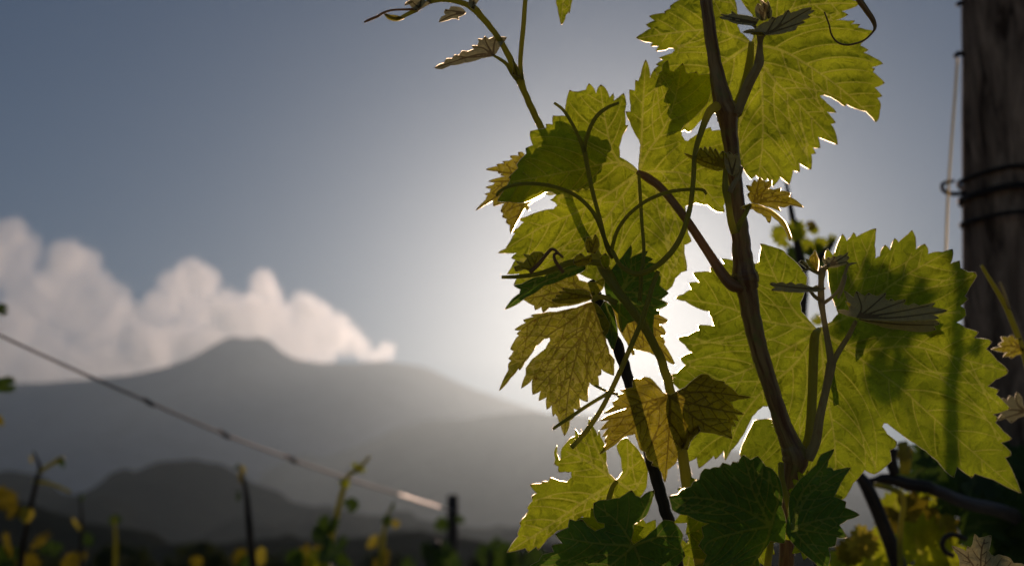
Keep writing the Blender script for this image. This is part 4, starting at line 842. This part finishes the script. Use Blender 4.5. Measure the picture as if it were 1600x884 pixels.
# --- blurred vine behind the great leaf
VD = empty('grapevine', (0.24, 1.28, 0.0))
tag(VD, 'blurred grapevine shoot with a dark stem showing above the largest leaf', 'grapevine', 'blurred vines in the background')
stem('shoot', S('1226,270,1.25,2.4;1231,300,1.25,3.4;1238,340,1.25,5;1246,385,1.25,6.5;1256,440,1.25,7.5;1254,500,1.25,7;1258,580,1.25,8;1268,700,1.25,9;1280,860,1.25,10;1290,1000,1.25,11'), M_OLD, VD, 10, 6)
stem('shoot', S('1254,425,1.25,5;1272,408,1.25,5;1292,392,1.25,5;1303,374,1.25,4'), M_OLD, VD, 10, 6)
bz = P(1290, 1000, 1.25); tube_3d('trunk', [bz, bz + Vector((0, 0, -.5)), Vector((bz.x, bz.y, .4)), Vector((bz.x, bz.y, -.05))], [.006, .012, .02, .03], M_OLD, VD, 10)
for x, y, w, k in ((1222, 368, 44, 'green'), (1245, 362, 40, 'green'), (1268, 352, 22, 'yellow'), (1284, 382, 34, 'green'), (1246, 402, 44, 'dark'), (1276, 398, 40, 'dark'), (1300, 374, 18, 'green'), (1285, 410, 36, 'dark'), (1272, 358, 20, 'green'), (1262, 385, 36, 'green'), (1278, 500, 20, 'green'),
                   (1166, 462, 84, 'green'), (1200, 470, 80, 'green'), (1188, 524, 62, 'green')):
    px_leaf(VD, x, y, 1.25 + frg.uniform(-.03, .03), w, k, (frg.uniform(-.3, .3), -1, frg.uniform(-.2, .4)))
# --- vine at the lower right with yellow leaves and black branches
VE = empty('grapevine', (0.38, 1.12, 0.0))
tag(VE, 'blurred vine with black branches and yellow leaves at the lower right', 'grapevine', 'blurred vines in the background')
stem('branch', S('1338,738,1.04,7;1352,756,1.04,10;1368,790,1.04,11;1382,825,1.04,11;1396,860,1.04,12;1408,900,1.04,13;1420,980,1.04,15'), M_OLD, VE, 12, 6)
stem('branch', S('1360,752,1.06,5;1385,748,1.06,8;1420,756,1.06,10;1460,764,1.06,9;1505,784,1.10,10;1570,800,1.16,11;1660,840,1.25,16'), M_OLD, VE, 12, 6, 5, .08, 5.0)
stem('branch', S('1392,700,1.06,10;1392,718,1.06,10;1398,740,1.06,8'), M_OLD, VE, 10, 5)
stem('stalk', S('1366,756,1.02,4;1390,762,1.02,4.4;1406,770,1.02,4.4;1412,785,1.02,4.4;1408,815,1.02,4.6;1406,850,1.02,4.6;1408,890,1.02,4.8'), M_GREEN, VE, 8, 6)
stem('stalk', S('1410,690,1.12,8;1414,715,1.12,11;1414,740,1.12,7'), M_GREEN, VE, 8, 5)
bz = P(1420, 980, 1.04); tube_3d('trunk', [bz, bz + Vector((0, .02, -.4)), Vector((bz.x, bz.y + .03, .5)), Vector((bz.x, bz.y + .03, -.05))], [.007, .02, .03, .036], M_OLD, VE, 12, False, 5, .1)
for x, y, w, k, d in ((1424, 815, 120, 'yellow', 1.14), (1462, 812, 90, 'yellow', 1.18), (1440, 858, 130, 'green', 1.12), (1362, 868, 110, 'green', 1.12), (1350, 850, 60, 'bronze', 1.08), (1328, 862, 60, 'yellow', 1.1), (1345, 838, 40, 'bronze', 1.06), (1480, 818, 40, 'bronze', 1.1),
                      (1462, 778, 50, 'green', 1.16), (1412, 706, 40, 'yellow', 1.12), (1398, 790, 60, 'green', 1.18), (1398, 880, 100, 'green', 1.16), (1330, 900, 120, 'green', 1.15), (1470, 880, 110, 'green', 1.17), (1440, 748, 30, 'green', 1.2), (1480, 790, 60, 'dark', 1.12)):
    px_leaf(VE, x, y, d, w, k, (frg.uniform(-.3, .3), -1, frg.uniform(-.2, .4)))
for k in range(70):
    x, y = frg.uniform(1425, 1680), frg.uniform(720, 1040)
    if x < 1500 and y > 765 and y < 900: continue
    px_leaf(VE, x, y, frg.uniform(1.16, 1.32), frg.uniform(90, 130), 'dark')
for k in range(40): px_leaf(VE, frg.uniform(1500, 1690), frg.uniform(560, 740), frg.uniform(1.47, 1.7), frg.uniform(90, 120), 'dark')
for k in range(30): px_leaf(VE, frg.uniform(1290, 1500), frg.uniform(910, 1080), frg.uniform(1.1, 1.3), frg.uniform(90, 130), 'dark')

# --- the row at the left, blurred
def row_vine(x, d, label, shoots, leaves, seed, mass=40):
    b = P(x, 884, d); o = empty('grapevine', (b.x, b.y, 0)); tag(o, label, 'grapevine', 'blurred vines in the background')
    rg = random.Random(seed)
    tube_3d('trunk', [Vector((b.x, b.y, -.05)), Vector((b.x + .03, b.y, .3)), Vector((b.x - .03, b.y + .02, .6)), Vector((b.x, b.y, .9)), b + Vector((0, 0, -.12))], [.032, .026, .024, .02, .008], M_OLD, o, 10, False, 5, .12)
    for sp in shoots:
        rows = [r + [d + .02 * i, 0] if False else [r[0], r[1], d, r[2] * .78] for i, r in enumerate(sp)]
        stem('shoot', rows, M_OLD if rg.random() < .5 else M_GREEN, o, 8, 6)
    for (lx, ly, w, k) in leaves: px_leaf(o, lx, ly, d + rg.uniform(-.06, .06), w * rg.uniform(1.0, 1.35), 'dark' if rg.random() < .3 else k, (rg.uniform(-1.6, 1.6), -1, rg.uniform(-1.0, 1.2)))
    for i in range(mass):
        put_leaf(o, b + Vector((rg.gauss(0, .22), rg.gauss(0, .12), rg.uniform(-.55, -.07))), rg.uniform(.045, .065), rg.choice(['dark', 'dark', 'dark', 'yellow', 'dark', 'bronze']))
    return o
row_vine(45, 2.3, 'blurred vine with a forked shoot at the lower left corner', [[[30, 900, 7], [36, 850, 7], [46, 800, 6], [56, 755, 5], [62, 730, 4], [52, 704, 1.6]], [[60, 738, 5], [75, 728, 4], [92, 718, 5], [100, 714, 3]], [[52, 752, 4], [80, 755, 3], [110, 768, 3]]],
         [(6, 782, 44, 'yellow'), (24, 800, 30, 'yellow'), (60, 842, 44, 'yellow'), (82, 858, 44, 'yellow'), (8, 850, 56, 'yellow'), (98, 722, 18, 'dark'), (12, 880, 60, 'green'), (110, 878, 40, 'yellow'), (40, 805, 24, 'bronze'), (36, 884, 50, 'yellow'), (50, 716, 14, 'bronze')], 1)
row_vine(-60, 1.9, 'blurred vine tips poking in at the left edge', [[[-60, 900, 8], [-50, 780, 7], [-40, 660, 6], [-30, 560, 5], [-20, 480, 4], [-4, 484, 3], [10, 488, 3]], [[-36, 620, 4], [-12, 606, 4], [12, 598, 3]]],
         [(2, 484, 26, 'dark'), (6, 602, 30, 'dark'), (-4, 656, 24, 'bronze'), (-30, 700, 50, 'green'), (-60, 560, 60, 'green'), (-40, 470, 40, 'dark')], 2)
row_vine(132, 3.0, 'blurred low vine with bronze leaf specks left of the hills', [[[128, 900, 4], [126, 850, 4], [128, 810, 3], [124, 768, 1.2]], [[180, 890, 5], [181, 840, 4], [178, 806, 2]]],
         [(122, 818, 24, 'bronze'), (140, 842, 24, 'bronze'), (126, 778, 14, 'dark'), (180, 812, 18, 'dark'), (128, 880, 40, 'yellow')], 3)
row_vine(390, 2.9, 'blurred vine with one bare upright shoot below the volcano', [[[398, 900, 8], [392, 850, 8], [388, 800, 7], [384, 765, 5], [378, 740, 3], [372, 724, 1.5]]],
         [(374, 774, 18, 'dark'), (380, 736, 16, 'bronze'), (370, 728, 12, 'dark'), (376, 748, 12, 'yellow'), (372, 866, 26, 'yellow'), (410, 868, 30, 'bronze'), (308, 876, 18, 'yellow'), (392, 884, 40, 'dark')], 4)
row_vine(520, 2.5, 'blurred vine with yellow leaves at the bottom, left of the far post', [[[508, 900, 7], [516, 850, 7], [526, 805, 6], [536, 765, 6], [545, 742, 5], [560, 732, 4], [578, 712, 3]]],
         [(560, 732, 22, 'green'), (538, 757, 20, 'green'), (550, 788, 26, 'yellow'), (498, 838, 44, 'yellow'), (512, 822, 30, 'yellow'), (520, 862, 56, 'yellow'), (488, 872, 44, 'yellow'), (505, 884, 50, 'green'), (540, 876, 44, 'green'), (462, 872, 36, 'dark')], 5)
row_vine(600, 3.1, 'blurred vine with small dull leaves just left of the far post', [[[592, 900, 6], [598, 850, 5], [602, 815, 3], [612, 788, 1.2]]],
         [(612, 790, 14, 'dark'), (604, 812, 20, 'dark'), (618, 818, 14, 'bronze'), (584, 848, 26, 'bronze'), (600, 880, 36, 'yellow'), (640, 888, 40, 'dark')], 6)
row_vine(700, 5.2, 'dim vine growing round the foot of the far black post', [[[676, 900, 8], [680, 860, 10], [684, 845, 8]]], [(690, 818, 22, 'yellow'), (718, 812, 14, 'bronze'), (670, 862, 40, 'dark'), (684, 858, 40, 'dark'), (676, 880, 50, 'dark'), (700, 884, 50, 'dark')], 7, 40)
row_vine(780, 3.6, 'dim vine at the bottom left of the bright lower leaf', [[[760, 900, 5], [766, 870, 5], [770, 850, 3]]], [(755, 872, 50, 'dark'), (785, 868, 50, 'dark'), (805, 880, 60, 'dark'), (830, 872, 60, 'dark'), (775, 850, 30, 'dark')], 8, 40)
fp = P(707, 820, 6.0); ft = P(707, 772, 6.0).z
post('vineyard_post', fp + Vector((0, 0, -.5)), fp, 0.024, ft, M_OLD, 'slim black post standing far off at the end of the wire', 5.0, 16, 20)

w = stem('trellis_wire', S('-120,468,1.45,2.0;0,524,1.6,2.0;120,579,1.78,2.0;230,627,2.0,2.0;350,678,2.4,2.0;455,717,3.0,2.0;540,746,3.7,1.9;620,771,4.7,1.8'), M_RUST, None, 10, 10)
tag(w, 'slack trellis wire slanting down from the left edge to the far post', 'wire')
stem('wire_glint', S('620,771,4.7,1.8;650,781,5.1,1.7;680,790,5.6,1.6;704,796,5.97,1.5'), M_GLINT, w, 10, 8)  # last stretch in brighter metal stands for the sun's glint
for i, (x, y, d) in enumerate(((232, 628, 2.0), (350, 678, 2.4), (455, 717, 3.0))):
    stem('wire_knot', [[x - 9, y - 6, d, 2.4], [x - 3, y - 2, d, 3.4], [x + 3, y + 2, d, 3.6], [x + 10, y + 6, d, 2.2]], M_RUST, w, 8, 4)

# --- dark bushes along the far end of the vineyard
def bush(x, d, wpx, top, seed):
    b = P(x, 884, d); o = empty('bush', (b.x, b.y, 0))
    rg = random.Random(seed); hh = P(x, top, d).z; rw = wpx / 2 / FPX * d
    tube_3d('trunk', [Vector((b.x, b.y, -.1)), Vector((b.x + .1, b.y, hh * .35)), Vector((b.x - .1, b.y, hh * .8))], [.09, .07, .03], M_OLD, o, 8)
    vs = []; fs = []
    for k in range(1500):
        while True:
            q = Vector((rg.uniform(-1, 1), rg.uniform(-1, 1), rg.uniform(-1, 1)))
            if q.length < 1 and q.length > .35 and noise.noise(q * 2.3 + Vector((seed, 0, 0))) > -.25: break
        c = Vector((b.x + q.x * rw, b.y + q.y * rw * .7, hh * .55 + q.z * hh * .45))
        a = Vector((rg.uniform(-1, 1), rg.uniform(-1, 1), rg.uniform(-1, 1))).normalized(); e = a.orthogonal().normalized() * rg.uniform(.05, .09); a = a * rg.uniform(.08, .14)
        n0 = len(vs); vs += [c - a, c + e, c + a, c - e]; fs.append((n0, n0 + 1, n0 + 2, n0 + 3))
    me = bpy.data.meshes.new('crown'); me.from_pydata(vs, [], fs); me.update()
    c = link('crown', me, M_BUSH, o, False)
    return o
M_BUSH = mat_leaf('bush_leaf', ((0.10, 0.14, 0.02), (0.16, 0.18, 0.03)), (0.035, 0.045, 0.015), (0.1, 0.12, 0.02), (0.1, 0.12, 0.02, 0.1), mixf=0.3)
for i, (x, d, wpx, top, lab) in enumerate(((190, 30, 130, 846, 'dark bush at the vineyard end, below the left flank of the foothill'), (310, 34, 130, 845, 'dark rounded bush at the vineyard end, under the rounded foothill'), (50, 38, 150, 858, 'low dark bush behind the lower left vine'), (450, 40, 150, 858, 'low dark bush between the bare shoot and the yellow vine'),
                                           (600, 36, 120, 862, 'low dark bush left of the far black post'), (790, 30, 150, 850, 'dark bush right of the far black post'), (880, 42, 160, 856, 'dark bush behind the bright lower leaf'))):
    tag(bush(x, d, wpx, top, 40 + i), lab, 'bush', 'dark bushes at the end of the vineyard')
